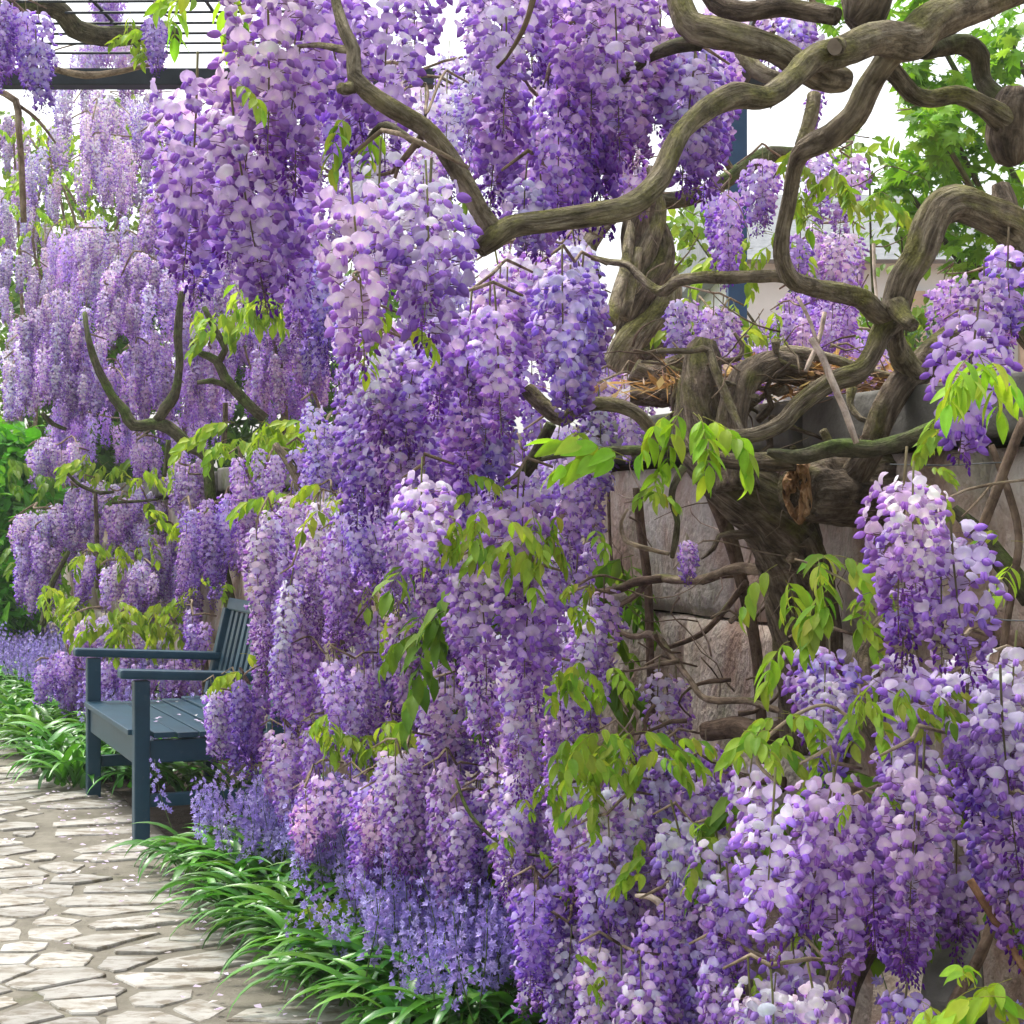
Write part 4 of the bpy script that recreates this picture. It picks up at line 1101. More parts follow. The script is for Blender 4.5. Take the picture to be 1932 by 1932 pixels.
for x0, y0, x1, y1, d, L, tn in [(750, 910, 850, 1150, 3.05, 0.2, 'pale'), (930, 900, 1050, 1060, 3.1, 0.16, 'mid'), (840, 1060, 960, 1300, 3.15, 0.22, 'mid'), (950, 1080, 1060, 1290, 3.2, 0.2, 'violet')]:
    cluster(V4, b4, x0, y0, x1, y1, d, L, tn, lod=0, k=1.6, ds=0.08, hero=True)
for x0, y0, x1, y1, d, L, tn in [(630, 940, 780, 1140, 4.7, 0.26, 'mid'), (560, 430, 650, 780, 5.4, 0.34, 'blue'), (1040, 860, 1160, 1160, 4.0, 0.26, 'mid'), (1080, 740, 1220, 880, 4.3, 0.22, 'vpale'),
                                 (960, 800, 1100, 960, 4.1, 0.24, 'pale'), (860, 860, 1060, 1080, 4.3, 0.26, 'violet'), (620, 900, 760, 1100, 5.2, 0.3, 'violet'), (840, 1200, 1060, 1480, 3.7, 0.26, 'pale'),
                                 (1000, 1280, 1120, 1500, 3.8, 0.24, 'mid'), (780, 980, 1120, 1300, 4.8, 0.28, 'violet'), (1060, 1090, 1180, 1250, 4.0, 0.2, 'mid'), (630, 780, 900, 1000, 4.4, 0.3, 'violet')]:
    cluster(V4, b4, x0, y0, x1, y1, d, L, tn, lod=1, k=1.5, ds=0.2)
branch('stem', [(790, 1480, 5.6, 30), (780, 1300, 5.5, 34), (800, 1150, 5.4, 30), (830, 1000, 5.3, 26)], M_STEM, V4, b4, ring=12, step=0.04)
branch('stem', [(760, 1460, 5.7, 20), (800, 1320, 5.6, 20), (870, 1200, 5.5, 18), (930, 1060, 5.3, 16)], M_BARK_OLD, V4, b4, ring=10, step=0.04)
branch('stem', [(980, 1420, 5.0, 26), (960, 1200, 4.9, 26), (990, 1000, 4.7, 24), (1030, 850, 4.4, 20)], M_BARK_OLD, V4, b4, ring=10, step=0.04)
for a in [(780, 880, 960, 960, 3.1, 9, 'fresh', 0.6), (850, 970, 960, 1050, 3.05, 8, 'fresh', 0.75), (1010, 960, 1120, 1030, 3.2, 8, 'fresh', 0.7), (870, 1080, 960, 1180, 3.1, 5, 'fresh', 0.5), (1060, 1090, 1140, 1180, 3.5, 8, 'olive', 0.6),
          (1100, 1370, 1280, 1450, 3.5, 16, 'fresh', 0.85), (1030, 1240, 1160, 1300, 3.5, 9, 'fresh', 0.7), (1000, 1460, 1110, 1520, 3.6, 7, 'fresh', 0.7)]:
    leaves(V4, b4, *a[:6], a[6], True, a[7])
for x0, y0, x1, y1, d, L, tn in [(880, 560, 1140, 800, 4.4, 0.3, 'violet'), (620, 480, 900, 700, 4.9, 0.3, 'pale'), (560, 760, 660, 1000, 6.0, 0.3, 'mid'), (1040, 1040, 1150, 1400, 4.4, 0.28, 'violet'), (860, 920, 1000, 1120, 3.5, 0.22, 'mid'), (700, 1180, 860, 1420, 5.2, 0.3, 'violet'), (1020, 1160, 1150, 1330, 3.5, 0.2, 'pale')]:
    cluster(V4, b4, x0, y0, x1, y1, d, L, tn, lod=1, k=1.3, ds=0.25)
leaves(V4, b4, 680, 1070, 790, 1180, 5.0, 6, 'fresh', scale=0.8)
leaves(V4, b4, 600, 900, 700, 1000, 5.2, 4, 'yellow', scale=0.8)
for x0, y0, x1, y1, d, L, tn in [(640, 1000, 900, 1260, 5.0, 0.28, 'pale'), (840, 1040, 1140, 1300, 4.2, 0.26, 'mid'), (720, 1180, 960, 1420, 4.9, 0.26, 'mid'), (940, 1260, 1180, 1480, 4.1, 0.24, 'pale')]:
    cluster(V4, b4, x0, y0, x1, y1, d, L, tn, lod=1, k=1.1, ds=0.2)
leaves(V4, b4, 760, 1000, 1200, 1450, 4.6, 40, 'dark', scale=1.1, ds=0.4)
for a in [(840, 960, 1130, 1060, 2.98, 12, 0.8), (1080, 1360, 1290, 1460, 3.3, 12, 0.85), (640, 1360, 780, 1440, 4.6, 8, 1.1), (1000, 1240, 1160, 1300, 3.3, 6, 0.75), (960, 1460, 1110, 1540, 3.4, 6, 0.75)]:
    leaves(V4, b4, *a[:6], 'fresh', True, a[6])

# --- cascade between the bench and the middle
V5, b5 = vine('lilac wisteria in long columns hanging over the right end of the bench', (-0.4, 6.2, 0.0))
for x0, y0, x1, y1, d, L, tn in [(455, 980, 560, 1290, 5.5, 0.36, 'pale'), (520, 960, 640, 1290, 5.4, 0.36, 'vpale'), (590, 970, 710, 1260, 5.2, 0.34, 'mid'), (455, 1120, 640, 1320, 5.6, 0.3, 'mid'), (470, 930, 700, 1060, 5.6, 0.26, 'pale'),
                                 (330, 930, 480, 1170, 7.9, 0.34, 'violet'), (420, 860, 560, 1100, 7.0, 0.32, 'mid'), (380, 1290, 530, 1470, 5.75, 0.26, 'deep'), (375, 1295, 440, 1420, 5.7, 0.2, 'pale'),
                                 (590, 1250, 740, 1420, 5.0, 0.24, 'mid'), (640, 1160, 760, 1300, 5.2, 0.26, 'mid'), (500, 1240, 660, 1420, 5.3, 0.26, 'violet'), (530, 850, 640, 940, 6.4, 0.22, 'violet'), (560, 1340, 780, 1500, 5.2, 0.24, 'violet'),
                                 (480, 1380, 620, 1560, 5.4, 0.24, 'pink')]:
    cluster(V5, b5, x0, y0, x1, y1, d, L, tn, lod=1, k=2.0, ds=0.2)
branch('branch', [(700, 1500, 6.2, 30), (660, 1300, 6.2, 28), (600, 1050, 6.2, 24), (560, 900, 6.3, 20), (520, 840, 6.4, 14)], M_BARK_OLD, V5, b5, ring=10, step=0.04)
leaves(V5, b5, 510, 900, 650, 980, 5.8, 8, 'yellow', scale=0.85)
leaves(V5, b5, 580, 1340, 770, 1440, 4.85, 12, 'fresh', scale=0.75)
leaves(V5, b5, 400, 1230, 460, 1300, 5.7, 4, 'yellow', scale=0.8)

# --- low spill in front of the wall
V6, b6 = vine('pale lilac wisteria spilling low behind the strap-leaved border plants', (0.1, 4.3, 0.0))
for x0, y0, x1, y1, d, L, tn in [(500, 1470, 650, 1650, 4.9, 0.2, 'pink'), (690, 1430, 820, 1690, 4.35, 0.28, 'pale'), (780, 1430, 920, 1680, 4.25, 0.28, 'mid'), (860, 1500, 1060, 1720, 4.1, 0.24, 'mid'), (660, 1500, 800, 1650, 4.5, 0.2, 'pink'),
                                 (1050, 1480, 1260, 1680, 3.7, 0.2, 'vpale'), (1200, 1420, 1330, 1600, 3.6, 0.2, 'mid'), (970, 1660, 1060, 1920, 3.9, 0.26, 'pale'), (960, 1690, 1100, 1910, 3.75, 0.24, 'deep'), (1080, 1640, 1260, 1860, 3.5, 0.22, 'mid'),
                                 (1080, 1800, 1280, 1980, 3.3, 0.22, 'pale'), (1200, 1720, 1420, 1900, 3.3, 0.22, 'violet'), (860, 1500, 1300, 1700, 4.3, 0.26, 'violet'), (640, 1440, 900, 1600, 4.7, 0.26, 'violet'), (1100, 1400, 1340, 1560, 4.0, 0.24, 'mid'),
                                 (1000, 1740, 1400, 1960, 3.7, 0.26, 'mid')]:
    cluster(V6, b6, x0, y0, x1, y1, d, L, tn, lod=1 if d > 3.4 else 0, k=1.9, ds=0.16)
for x0, y0, x1, y1, d, L, tn in [(760, 1300, 960, 1520, 4.6, 0.28, 'mid'), (880, 1420, 1100, 1640, 3.9, 0.24, 'pale'), (1060, 1540, 1240, 1760, 3.45, 0.22, 'mid'), (1220, 1560, 1400, 1780, 3.2, 0.2, 'pale'), (620, 1480, 800, 1670, 4.6, 0.22, 'mid'), (800, 1530, 960, 1710, 4.15, 0.24, 'pink'), (1180, 1280, 1320, 1440, 4.0, 0.22, 'pale')]:
    cluster(V6, b6, x0, y0, x1, y1, d, L, tn, lod=1 if d > 3.4 else 0, k=1.4, ds=0.14)
for x0, y0, x1, y1, d, L, tn in [(920, 1560, 1120, 1790, 4.0, 0.22, 'pale'), (1000, 1480, 1240, 1700, 3.85, 0.22, 'mid'), (1080, 1560, 1300, 1840, 3.7, 0.24, 'mid'), (700, 1380, 960, 1560, 4.7, 0.24, 'pale'), (980, 1740, 1180, 1960, 3.75, 0.22, 'pale')]:
    cluster(V6, b6, x0, y0, x1, y1, d, L, tn, lod=1, k=1.3, ds=0.16)
branch('stem', [(1255, 1840, 3.3, 16), (1270, 1770, 3.3, 18), (1240, 1700, 3.32, 14), (1200, 1690, 3.36, 8)], M_PALE, V6, b6, ring=8, step=0.014)
branch('stem', [(1265, 1760, 3.3, 12), (1310, 1720, 3.28, 9), (1370, 1690, 3.26, 5)], M_PALE, V6, b6, ring=8, step=0.014)
branch('stem', [(860, 1470, 4.0, 6), (890, 1540, 3.95, 7), (960, 1600, 3.9, 7), (1050, 1620, 3.85, 5)], M_BARK_MOSS, V6, b6, ring=6, step=0.02)
branch('stem', [(1050, 1900, 4.2, 40), (1080, 1700, 4.2, 44), (1060, 1520, 4.3, 40)], M_BARK_OLD, V6, b6, ring=12, step=0.03)
for a in [(1200, 1540, 1300, 1640, 3.5, 5, 'fresh', 0.6), (1290, 1530, 1400, 1660, 3.2, 9, 'fresh', 0.8), (1200, 1600, 1300, 1680, 3.3, 5, 'fresh', 0.8), (1070, 1760, 1160, 1900, 3.2, 4, 'olive', 0.5), (1360, 1830, 1430, 1920, 3.0, 4, 'fresh', 0.6), (1050, 1640, 1130, 1720, 3.6, 4, 'fresh', 0.5),
          (900, 1520, 1040, 1640, 3.85, 6, 'fresh', 0.5)]:
    leaves(V6, b6, *a[:6], a[6], True, a[7])
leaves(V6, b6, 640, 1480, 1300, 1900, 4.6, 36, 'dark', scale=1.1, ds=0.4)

# --- large racemes at the lower right
V7, b7 = vine('large-flowered mauve wisteria crowding the lower right corner before the wall', (1.0, 2.9, 0.0))
for x0, y0, x1, y1, d, L, tn in [(1640, 900, 1760, 1240, 2.25, 0.22, 'mid'), (1650, 960, 1770, 1300, 2.3, 0.2, 'violet'), (1700, 940, 1830, 1270, 2.22, 0.22, 'pale'), (1740, 960, 1850, 1300, 2.28, 0.2, 'mid'), (1660, 930, 1800, 1130, 2.18, 0.13, 'vpale'), (1780, 640, 1880, 890, 2.7, 0.2, 'violet'), (1800, 540, 1900, 780, 2.75, 0.2, 'mid'),
                                 (1500, 1260, 1600, 1450, 2.7, 0.16, 'pale'), (1640, 1380, 1770, 1530, 2.6, 0.12, 'vpale'), (1395, 1490, 1520, 1830, 2.4, 0.25, 'pale'), (1500, 1480, 1640, 1830, 2.36, 0.25, 'pink'), (1650, 1450, 1800, 1830, 2.3, 0.26, 'mid'),
                                 (1600, 1500, 1680, 1760, 2.5, 0.2, 'deep'), (1830, 1260, 1960, 1640, 2.3, 0.26, 'mid'), (1760, 1240, 1900, 1440, 2.45, 0.14, 'pale'), (1860, 1200, 1960, 1420, 2.4, 0.18, 'vpale'), (1640, 1240, 1780, 1420, 2.5, 0.15, 'mid')]:
    cluster(V7, b7, x0, y0, x1, y1, d, L, tn, lod=0, k=1.5, ds=0.06, hero=True)
for x0, y0, x1, y1, d, L, tn in [(1290, 1820, 1660, 1990, 2.8, 0.18, 'mid'), (1300, 1840, 1600, 2000, 2.6, 0.16, 'vpale'), (1320, 1690, 1430, 1840, 2.9, 0.18, 'violet'), (1290, 1370, 1360, 1540, 3.6, 0.18, 'deep'), (1420, 1560, 1800, 1800, 2.75, 0.22, 'violet'),
                                 (1480, 1240, 1620, 1480, 3.0, 0.2, 'violet'), (1760, 1300, 1960, 1560, 2.75, 0.2, 'violet'), (1840, 480, 1960, 640, 3.0, 0.2, 'violet')]:
    cluster(V7, b7, x0, y0, x1, y1, d, L, tn, lod=0, k=1.5, ds=0.12)
for x0, y0, x1, y1, d, L, tn in [(1560, 1560, 1900, 1860, 2.9, 0.22, 'mid'), (1800, 1500, 1960, 1800, 2.7, 0.22, 'violet'), (1360, 1420, 1480, 1560, 3.0, 0.16, 'pale'), (1260, 1440, 1420, 1640, 3.4, 0.2, 'mid'), (1660, 1840, 1760, 1980, 2.7, 0.16, 'violet')]:
    cluster(V7, b7, x0, y0, x1, y1, d, L, tn, lod=0, k=1.2, ds=0.12)
branch('trunk', [(1570, 1960, 2.95, 60), (1600, 1850, 2.95, 54), (1650, 1740, 3.0, 48), (1700, 1600, 3.05, 50), (1690, 1450, 3.1, 56), (1640, 1330, 3.15, 60), (1630, 1240, 3.2, 48), (1690, 1150, 3.2, 30)], M_BARK_OLD, V7, b7, ring=16, ridges=0.14, step=0.02)
branch('branch', [(1690, 1500, 3.05, 50), (1790, 1480, 2.95, 40), (1850, 1560, 2.9, 34), (1900, 1560, 2.9, 30)], M_BARK_OLD, V7, b7, ring=12, ridges=0.1, step=0.02)
branch('stem', [(1868, 1640, 2.75, 16), (1873, 1720, 2.72, 20), (1862, 1770, 2.7, 22), (1838, 1825, 2.68, 23), (1805, 1880, 2.66, 22), (1770, 1960, 2.64, 20)], M_STEM, V7, b7, ring=12, step=0.02)
branch('trellis_stem', [(1932, 790, 2.95, 18), (1905, 860, 2.95, 20), (1871, 950, 2.96, 19), (1840, 1030, 2.97, 17), (1822, 1085, 2.98, 15), (1790, 1180, 3.0, 14)], M_STEM, V7, b7, ring=10, rough=0.06, step=0.02)
branch('trellis_stem', [(1870, 840, 3.1, 12), (1900, 920, 3.08, 15), (1922, 1010, 3.06, 15), (1910, 1110, 3.05, 15), (1893, 1220, 3.04, 14), (1880, 1320, 3.03, 13)], M_STEM, V7, b7, ring=10, rough=0.06, step=0.02)
branch('branch', [(1800, 960, 3.15, 20), (1850, 1010, 3.12, 34), (1890, 1060, 3.1, 40), (1945, 1130, 3.06, 44)], M_BARK_MOSS, V7, b7, ring=14, step=0.018)
branch('twig', [(1940, 905, 2.3, 6), (1880, 912, 2.28, 6), (1820, 925, 2.26, 6), (1790, 938, 2.25, 4), (1730, 930, 2.24, 3)], M_TWIG, V7, b7, ring=6, step=0.012, rough=0.2)
branch('twig', [(1870, 915, 2.28, 5), (1845, 945, 2.27, 5), (1815, 975, 2.26, 4)], M_TWIG, V7, b7, ring=6, step=0.012)
branch('twig', [(1610, 1360, 2.55, 7), (1560, 1330, 2.58, 7), (1500, 1350, 2.6, 8), (1440, 1400, 2.62, 8), (1430, 1440, 2.6, 8), (1470, 1480, 2.58, 6)], M_TWIG, V7, b7, ring=6, step=0.014)
branch('twig', [(1500, 1055, 2.62, 5), (1540, 1068, 2.6, 5), (1600, 1100, 2.58, 6), (1650, 1150, 2.56, 6)], M_TWIG, V7, b7, ring=6, step=0.014)
for a in [(1460, 1040, 1640, 1130, 2.55, 9, 'fresh', 0.95), (1560, 1090, 1640, 1200, 2.5, 6, 'fresh', 0.8), (1440, 1190, 1530, 1220, 2.6, 2, 'fresh', 0.85), (1820, 650, 1932, 720, 2.3, 7, 'bright', 0.95), (1400, 1340, 1500, 1430, 2.6, 7, 'fresh', 0.75),
          (1460, 1330, 1540, 1420, 2.55, 6, 'fresh', 0.8), (1560, 1280, 1690, 1330, 2.45, 6, 'fresh', 0.7), (1680, 1290, 1780, 1380, 2.4, 7, 'olive', 0.55), (1790, 1840, 1932, 1900, 2.05, 7, 'bright', 0.85), (1730, 1880, 1800, 1932, 2.1, 4, 'bright', 0.7),
          (1690, 880, 1800, 960, 2.25, 5, 'olive', 0.45), (1880, 980, 1932, 1050, 2.6, 3, 'fresh', 0.7), (1900, 1050, 1932, 1130, 2.5, 2, 'bright', 0.7), (1500, 1480, 1760, 1540, 2.35, 5, 'fresh', 0.4)]:
    leaves(V7, b7, *a[:6], a[6], True, a[7], 0.07)
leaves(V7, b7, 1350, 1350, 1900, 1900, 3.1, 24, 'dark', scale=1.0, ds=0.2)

# --- mounds behind the bench
V8, b8 = vine('violet wisteria mounds on mossy crooked limbs above and behind the bench', (-2.4, 10.6, 0.0))
branch('limb', [(470, 1300, 9.3, 26), (420, 1080, 9.3, 24), (397, 930, 9.3, 22), (390, 862, 9.3, 20), (360, 845, 9.3, 22), (333, 817, 9.3, 24), (300, 800, 9.3, 24), (253, 803, 9.3, 22), (235, 775, 9.3, 20), (215, 752, 9.3, 18), (187, 701, 9.3, 15), (167, 640, 9.3, 11), (160, 590, 9.4, 8)], M_BARK_MOSS, V8, b8, ring=12, rough=0.2, step=0.04)
branch('limb', [(297, 795, 9.3, 20), (312, 770, 9.28, 20), (329, 748, 9.26, 18), (338, 690, 9.26, 14), (335, 620, 9.26, 15), (344, 550, 9.26, 12)], M_BARK_MOSS, V8, b8, ring=12, rough=0.15, step=0.04)
branch('limb', [(500, 790, 8.8, 20), (470, 765, 8.8, 20), (445, 737, 8.8, 19), (424, 712, 8.8, 19), (408, 680, 8.8, 18), (365, 660, 8.8, 10), (360, 640, 8.8, 7)], M_BARK_MOSS, V8, b8, ring=12, rough=0.18, step=0.04)
branch('limb', [(412, 685, 8.8, 14), (425, 660, 8.8, 13), (405, 620, 8.82, 13), (385, 580, 8.85, 10)], M_BARK_MOSS, V8, b8, ring=10, step=0.04)
branch('limb', [(430, 730, 8.8, 12), (400, 718, 8.8, 11), (372, 722, 8.8, 8)], M_BARK_MOSS, V8, b8, ring=10, step=0.04)
branch('limb', [(318, 830, 9.2, 11), (315, 860, 9.2, 10), (310, 900, 9.2, 8)], M_BARK_MOSS, V8, b8, ring=8, step=0.04)
branch('limb', [(80, 780, 10.4, 9), (100, 800, 10.4, 9), (125, 810, 10.4, 6)], M_BARK_MOSS, V8, b8, ring=8, step=0.04)
branch('limb', [(425, 760, 8.9, 10), (425, 800, 8.9, 10), (420, 850, 8.9, 10)], M_BARK_OLD, V8, b8, ring=8, step=0.04)
m8 = [(130, 390, 310, 590, 11.4, 'vpale'), (250, 340, 420, 560, 11.2, 'pale'), (20, 550, 210, 780, 10.4, 'pale'), (180, 480, 340, 660, 10.3, 'pale'), (330, 430, 500, 610, 10.2, 'vpale'),
      (220, 620, 330, 830, 10.4, 'mid'), (400, 570, 560, 790, 9.6, 'mid'), (470, 560, 630, 780, 9.3, 'mid'), (100, 620, 260, 820, 10.6, 'mid'), (330, 560, 460, 800, 10.2, 'mid'), (540, 450, 640, 780, 8.9, 'blue'), (0, 600, 90, 800, 12.0, 'vpale')]
V8b, b8b = vine('violet wisteria mounds just left of the near cascade, above the bench back', (-1.7, 9.6, 0.0))
V8c, b8c = vine('dim violet wisteria curtain behind the mounds on the mossy limbs', (-2.6, 12.4, 0.0))
branch('stem', [(560, 1250, 9.4, 18), (545, 900, 9.4, 16), (520, 640, 9.4, 12), (480, 560, 9.5, 8)], M_BARK_OLD, V8b, b8b, ring=8, step=0.06)
branch('stem', [(330, 1200, 12.4, 14), (340, 900, 12.4, 14), (360, 640, 12.4, 10), (300, 480, 12.5, 7)], M_BARK_OLD, V8c, b8c, ring=8, step=0.06)
for x0, y0, x1, y1, d, tn in m8:
    vn, bs = (V8b, b8b) if x0 >= 330 else (V8, b8)
    cluster(vn, bs, x0, y0, x1, y1, d, 0.24, tn, lod=1, k=2.5, ds=0.3, dome=True, wid=0.115)
for x0, y0, x1, y1, d, tn in [(60, 420, 360, 700, 12.8, 'mid'), (300, 400, 640, 640, 12.4, 'violet'), (80, 620, 420, 860, 12.6, 'violet'), (380, 600, 660, 840, 12.0, 'deep'), (40, 780, 420, 900, 12.4, 'mid'), (200, 700, 460, 880, 11.2, 'violet')]:
    cluster(V8c, b8c, x0, y0, x1, y1, d, 0.36, tn, lod=2, k=1.15, ds=0.5, dome=False, wid=0.14)
leaves(V8, b8, 430, 520, 560, 590, 8.6, 14, 'fresh', scale=1.3, ds=0.2)
leaves(V8, b8, 350, 570, 480, 640, 8.7, 10, 'fresh', scale=1.2, ds=0.2)
leaves(V8, b8, 440, 790, 600, 850, 8.2, 20, 'yellow', scale=1.25, ds=0.3)
leaves(V8, b8, 400, 790, 480, 860, 8.6, 8, 'fresh', scale=1.25, ds=0.3)

# --- low tangle left of and behind the bench
V9, b9 = vine('low wisteria tangle with olive leaves and small lilac clumps behind the bench armrest', (-2.3, 9.4, 0.0))
m9 = [(40, 825, 175, 930, 11, 'pale'), (10, 960, 190, 1050, 10.3, 'pale'), (25, 990, 125, 1180, 10.2, 'mid'), (118, 910, 185, 1020, 10, 'mid'), (188, 940, 262, 1035, 10, 'mid'), (298, 850, 400, 985, 9.4, 'mid'), (240, 820, 320, 910, 10.2, 'mid'),
      (135, 1050, 190, 1150, 9.5, 'mid'), (180, 1060, 320, 1140, 9.4, 'pale'), (100, 1160, 330, 1250, 9.2, 'pale'), (150, 1240, 390, 1340, 8.9, 'violet'), (330, 1150, 410, 1260, 8.6, 'violet'), (80, 900, 330, 1100, 11.0, 'pale'), (200, 1000, 400, 1200, 10.0, 'mid'), (60, 1230, 200, 1360, 9.4, 'violet')]
for x0, y0, x1, y1, d, tn in m9:
    cluster(V9, b9, x0, y0, x1, y1, d, 0.22, tn, lod=1, k=2.7, ds=0.25, dome=True, wid=0.11)
branch('stem', [(120, 885, 9.8, 6), (150, 915, 9.8, 8), (190, 930, 9.8, 8), (215, 928, 9.8, 6)], M_BARK_MOSS, V9, b9, ring=6, step=0.04)
branch('stem', [(210, 948, 9.8, 7), (260, 946, 9.8, 6), (300, 942, 9.8, 4)], M_BARK_MOSS, V9, b9, ring=6, step=0.04)
branch('stem', [(185, 1110, 9.8, 10), (183, 1020, 9.8, 9), (180, 930, 9.8, 7)], M_BARK_OLD, V9, b9, ring=6, step=0.04)
branch('stem', [(80, 1180, 9.9, 12), (95, 1110, 9.9, 12), (130, 1040, 9.9, 8)], M_BARK_MOSS, V9, b9, ring=6, step=0.04)
branch('stem', [(390, 1340, 8.6, 16), (385, 1240, 8.6, 14), (370, 1170, 8.6, 12), (330, 1160, 8.7, 8)], M_BARK_OLD, V9, b9, ring=8, step=0.04)
for a in [(260, 955, 400, 1050, 8.9, 11, 'yellow'), (150, 1020, 300, 1070, 9.2, 8, 'olive'), (60, 1100, 160, 1150, 9.6, 8, 'yellow'), (140, 1130, 330, 1210, 8.6, 30, 'olive'), (260, 870, 340, 920, 9.6, 5, 'yellow'), (340, 1080, 420, 1150, 8.4, 4, 'olive'), (160, 850, 240, 900, 10, 8, 'fresh')]:
    leaves(V9, b9, *a[:6], a[6], False, 0.95, 0.25)
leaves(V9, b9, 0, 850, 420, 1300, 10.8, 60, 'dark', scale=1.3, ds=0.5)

# --- cluster on the pergola, upper left
V10, b10 = vine('wisteria cluster hanging at the left end of the pergola beam', (-2.0, 6.6, 0.0))
cluster(V10, b10, -40, 10, 105, 215, 5.4, 0.24, 'blue', lod=1, k=2.6, ds=0.2)
branch('branch', [(-10, 170, 5.6, 12), (30, 190, 5.6, 14), (35, 240, 5.6, 12), (40, 300, 5.65, 12), (45, 420, 5.7, 12)], M_TWIG, V10, b10, ring=8, step=0.03)
branch('branch', [(30, 195, 5.6, 7), (70, 225, 5.7, 7), (105, 270, 5.8, 4)], M_TWIG, V10, b10, ring=6, step=0.03)
branch('limb', [(20, 6, 7.2, 34), (80, 8, 7.2, 40), (120, 25, 7.25, 40), (140, 55, 7.3, 40), (190, 68, 7.35, 38), (250, 66, 7.4, 34), (340, 66, 7.4, 26)], M_BARK_MOSS, V10, b10, ring=14, rough=0.18, step=0.03)
branch('limb', [(100, 130, 7.8, 12), (160, 142, 7.8, 15), (220, 136, 7.8, 12), (290, 120, 7.8, 7)], M_TWIG, V10, b10, ring=8, rough=0.1, step=0.03)
cluster(V10, b10, 265, 20, 315, 100, 6.5, 0.18, 'blue', lod=1, n=5)
cluster(V10, b10, 160, -30, 260, 50, 9.0, 0.24, 'violet', lod=2, n=8)
cluster(V10, b10, 150, 60, 300, 130, 9.6, 0.2, 'pale', lod=2, n=10)
for x0, y0, x1, y1, d, L, tn in [(330, 60, 640, 420, 6.2, 0.34, 'pale'), (600, 20, 900, 420, 6.0, 0.34, 'vpale'), (860, 20, 1220, 420, 6.2, 0.34, 'pale'), (440, 300, 900, 560, 6.6, 0.34, 'mid'), (860, 330, 1130, 560, 6.6, 0.3, 'vpale'), (150, 170, 340, 400, 12.0, 'x', 'vpale'), (60, 165, 200, 340, 13.0, 'x', 'vpale'), (90, 60, 320, 190, 12.0, 'x', 'vpale'), (40, 260, 260, 420, 13.5, 'x', 'vpale')]:
    cluster(V10, b10, x0, y0, x1, y1, d, 0.4 if L == 'x' else L, tn, lod=1, k=0.95, ds=0.5)
leaves(V10, b10, 230, 20, 330, 120, 6.6, 10, 'fresh', scale=0.8)

# --- wisterias far behind the pergola, haze put into their pale petal tint
for i, (lab, bx, zones) in enumerate([
    ('pale distant wisteria beneath the pergola beam, by the sky gap', (-3.6, 17, 0), [(100, 200, 300, 330, 16.5, 'vpale'), (150, 250, 330, 420, 17, 'pale'), (180, 170, 320, 260, 17.5, 'vpale')]),
    ('pale distant wisteria along the left margin among thin stems', (-5.0, 16, 0), [(-20, 320, 120, 520, 16, 'vpale'), (-20, 450, 140, 640, 15, 'pale'), (60, 400, 180, 560, 15.5, 'vpale'), (-20, 220, 60, 340, 16.5, 'pale'), (-10, 600, 60, 800, 14, 'vpale')])]):
    vv, bb = vine(lab, bx)
    for x0, y0, x1, y1, d, tn in zones:
        cluster(vv, bb, x0, y0, x1, y1, d, 0.36, tn, lod=1, k=2.0, ds=0.6, dome=True, wid=0.14)
    for k in range(5):
        x = (200 if i == 0 else 60) + rng.uniform(-90, 90)
        branch('stem', [(x, 1000, bx[1], 8), (x + 15, 700, bx[1], 8), (x + rng.uniform(-50, 50), 450, bx[1], 6), (x + rng.uniform(-90, 90), 260, bx[1], 4)], M_TWIG, vv, bb, ring=6, step=0.2)
    leaves(vv, bb, (80 if i == 0 else -20), 230, (320 if i == 0 else 180), 560, bx[1] - 0.5, 46, 'bright', scale=1.1, ds=0.8)

# ------------------------------------------------------------------ leafy shrubs and trees
def leaf_cloud(n, blobs, size, g, shape, cols, jitter=0.5):
    """Leaf-sized faces spread in several uneven clumps; returns verts, faces, colours."""
    V, F, C = [], [], []
    base = np.array(shape[0]); fac = shape[1]
    for i in range(n):
        c, r = blobs[g.randrange(len(blobs))]
        while True:
            q = Vector((g.uniform(-1, 1), g.uniform(-1, 1), g.uniform(-1, 1)))
            if 0.2 < q.length < 1: break
        q = q * (0.55 + 0.45 * q.length)
        p = Vector(c) + Vector((q.x * r[0], q.y * r[1], q.z * r[2]))
        s = size * g.uniform(0.6, 1.3)
        e = np.array(Euler((g.uniform(-.9, .9), g.uniform(-.2, 1.2), g.uniform(0, 6.28))).to_matrix())
        k = len(V)
        vv = (base * s) @ e.T + np.array(tuple(p))
        V += [tuple(x) for x in vv]
        F += [tuple(k + j for j in f) for f in fac]
        cc = np.array(cols[g.randrange(len(cols))]) * g.uniform(0.7, 1.25)
        C += [cc] * len(vv)
    return V, F, C
OVAL = ([(0, 0, 0), (0.3, 0.26, 0.04), (0.7, 0.24, 0.02), (1, 0, -0.12), (0.7, -0.24, 0.02), (0.3, -0.26, 0.04), (0.5, 0, -0.02)], [(0, 6, 1), (1, 6, 2), (2, 6, 3), (3, 6, 4), (4, 6, 5), (5, 6, 0)])
mp_pts = [(0, 0, 0)]
for a, r in ((200, 0.18), (150, 0.5), (135, 0.3), (108, 0.62), (100, 0.36), (72, 0.85), (60, 0.5), (42, 0.9), (25, 0.5), (0, 1.05), (-25, 0.5), (-42, 0.9), (-60, 0.5), (-72, 0.85), (-100, 0.36), (-108, 0.62), (-135, 0.3), (-150, 0.5)):
    mp_pts.append((0.25 + r * 0.75 * math.cos(R(a)), r * 0.75 * math.sin(R(a)), -0.10 * r * r))
mp_pts[0] = (0.25, 0, 0.03)
MAPLE = (mp_pts, [(0, i, i + 1) for i in range(1, len(mp_pts) - 1)] + [(0, len(mp_pts) - 1, 1)])

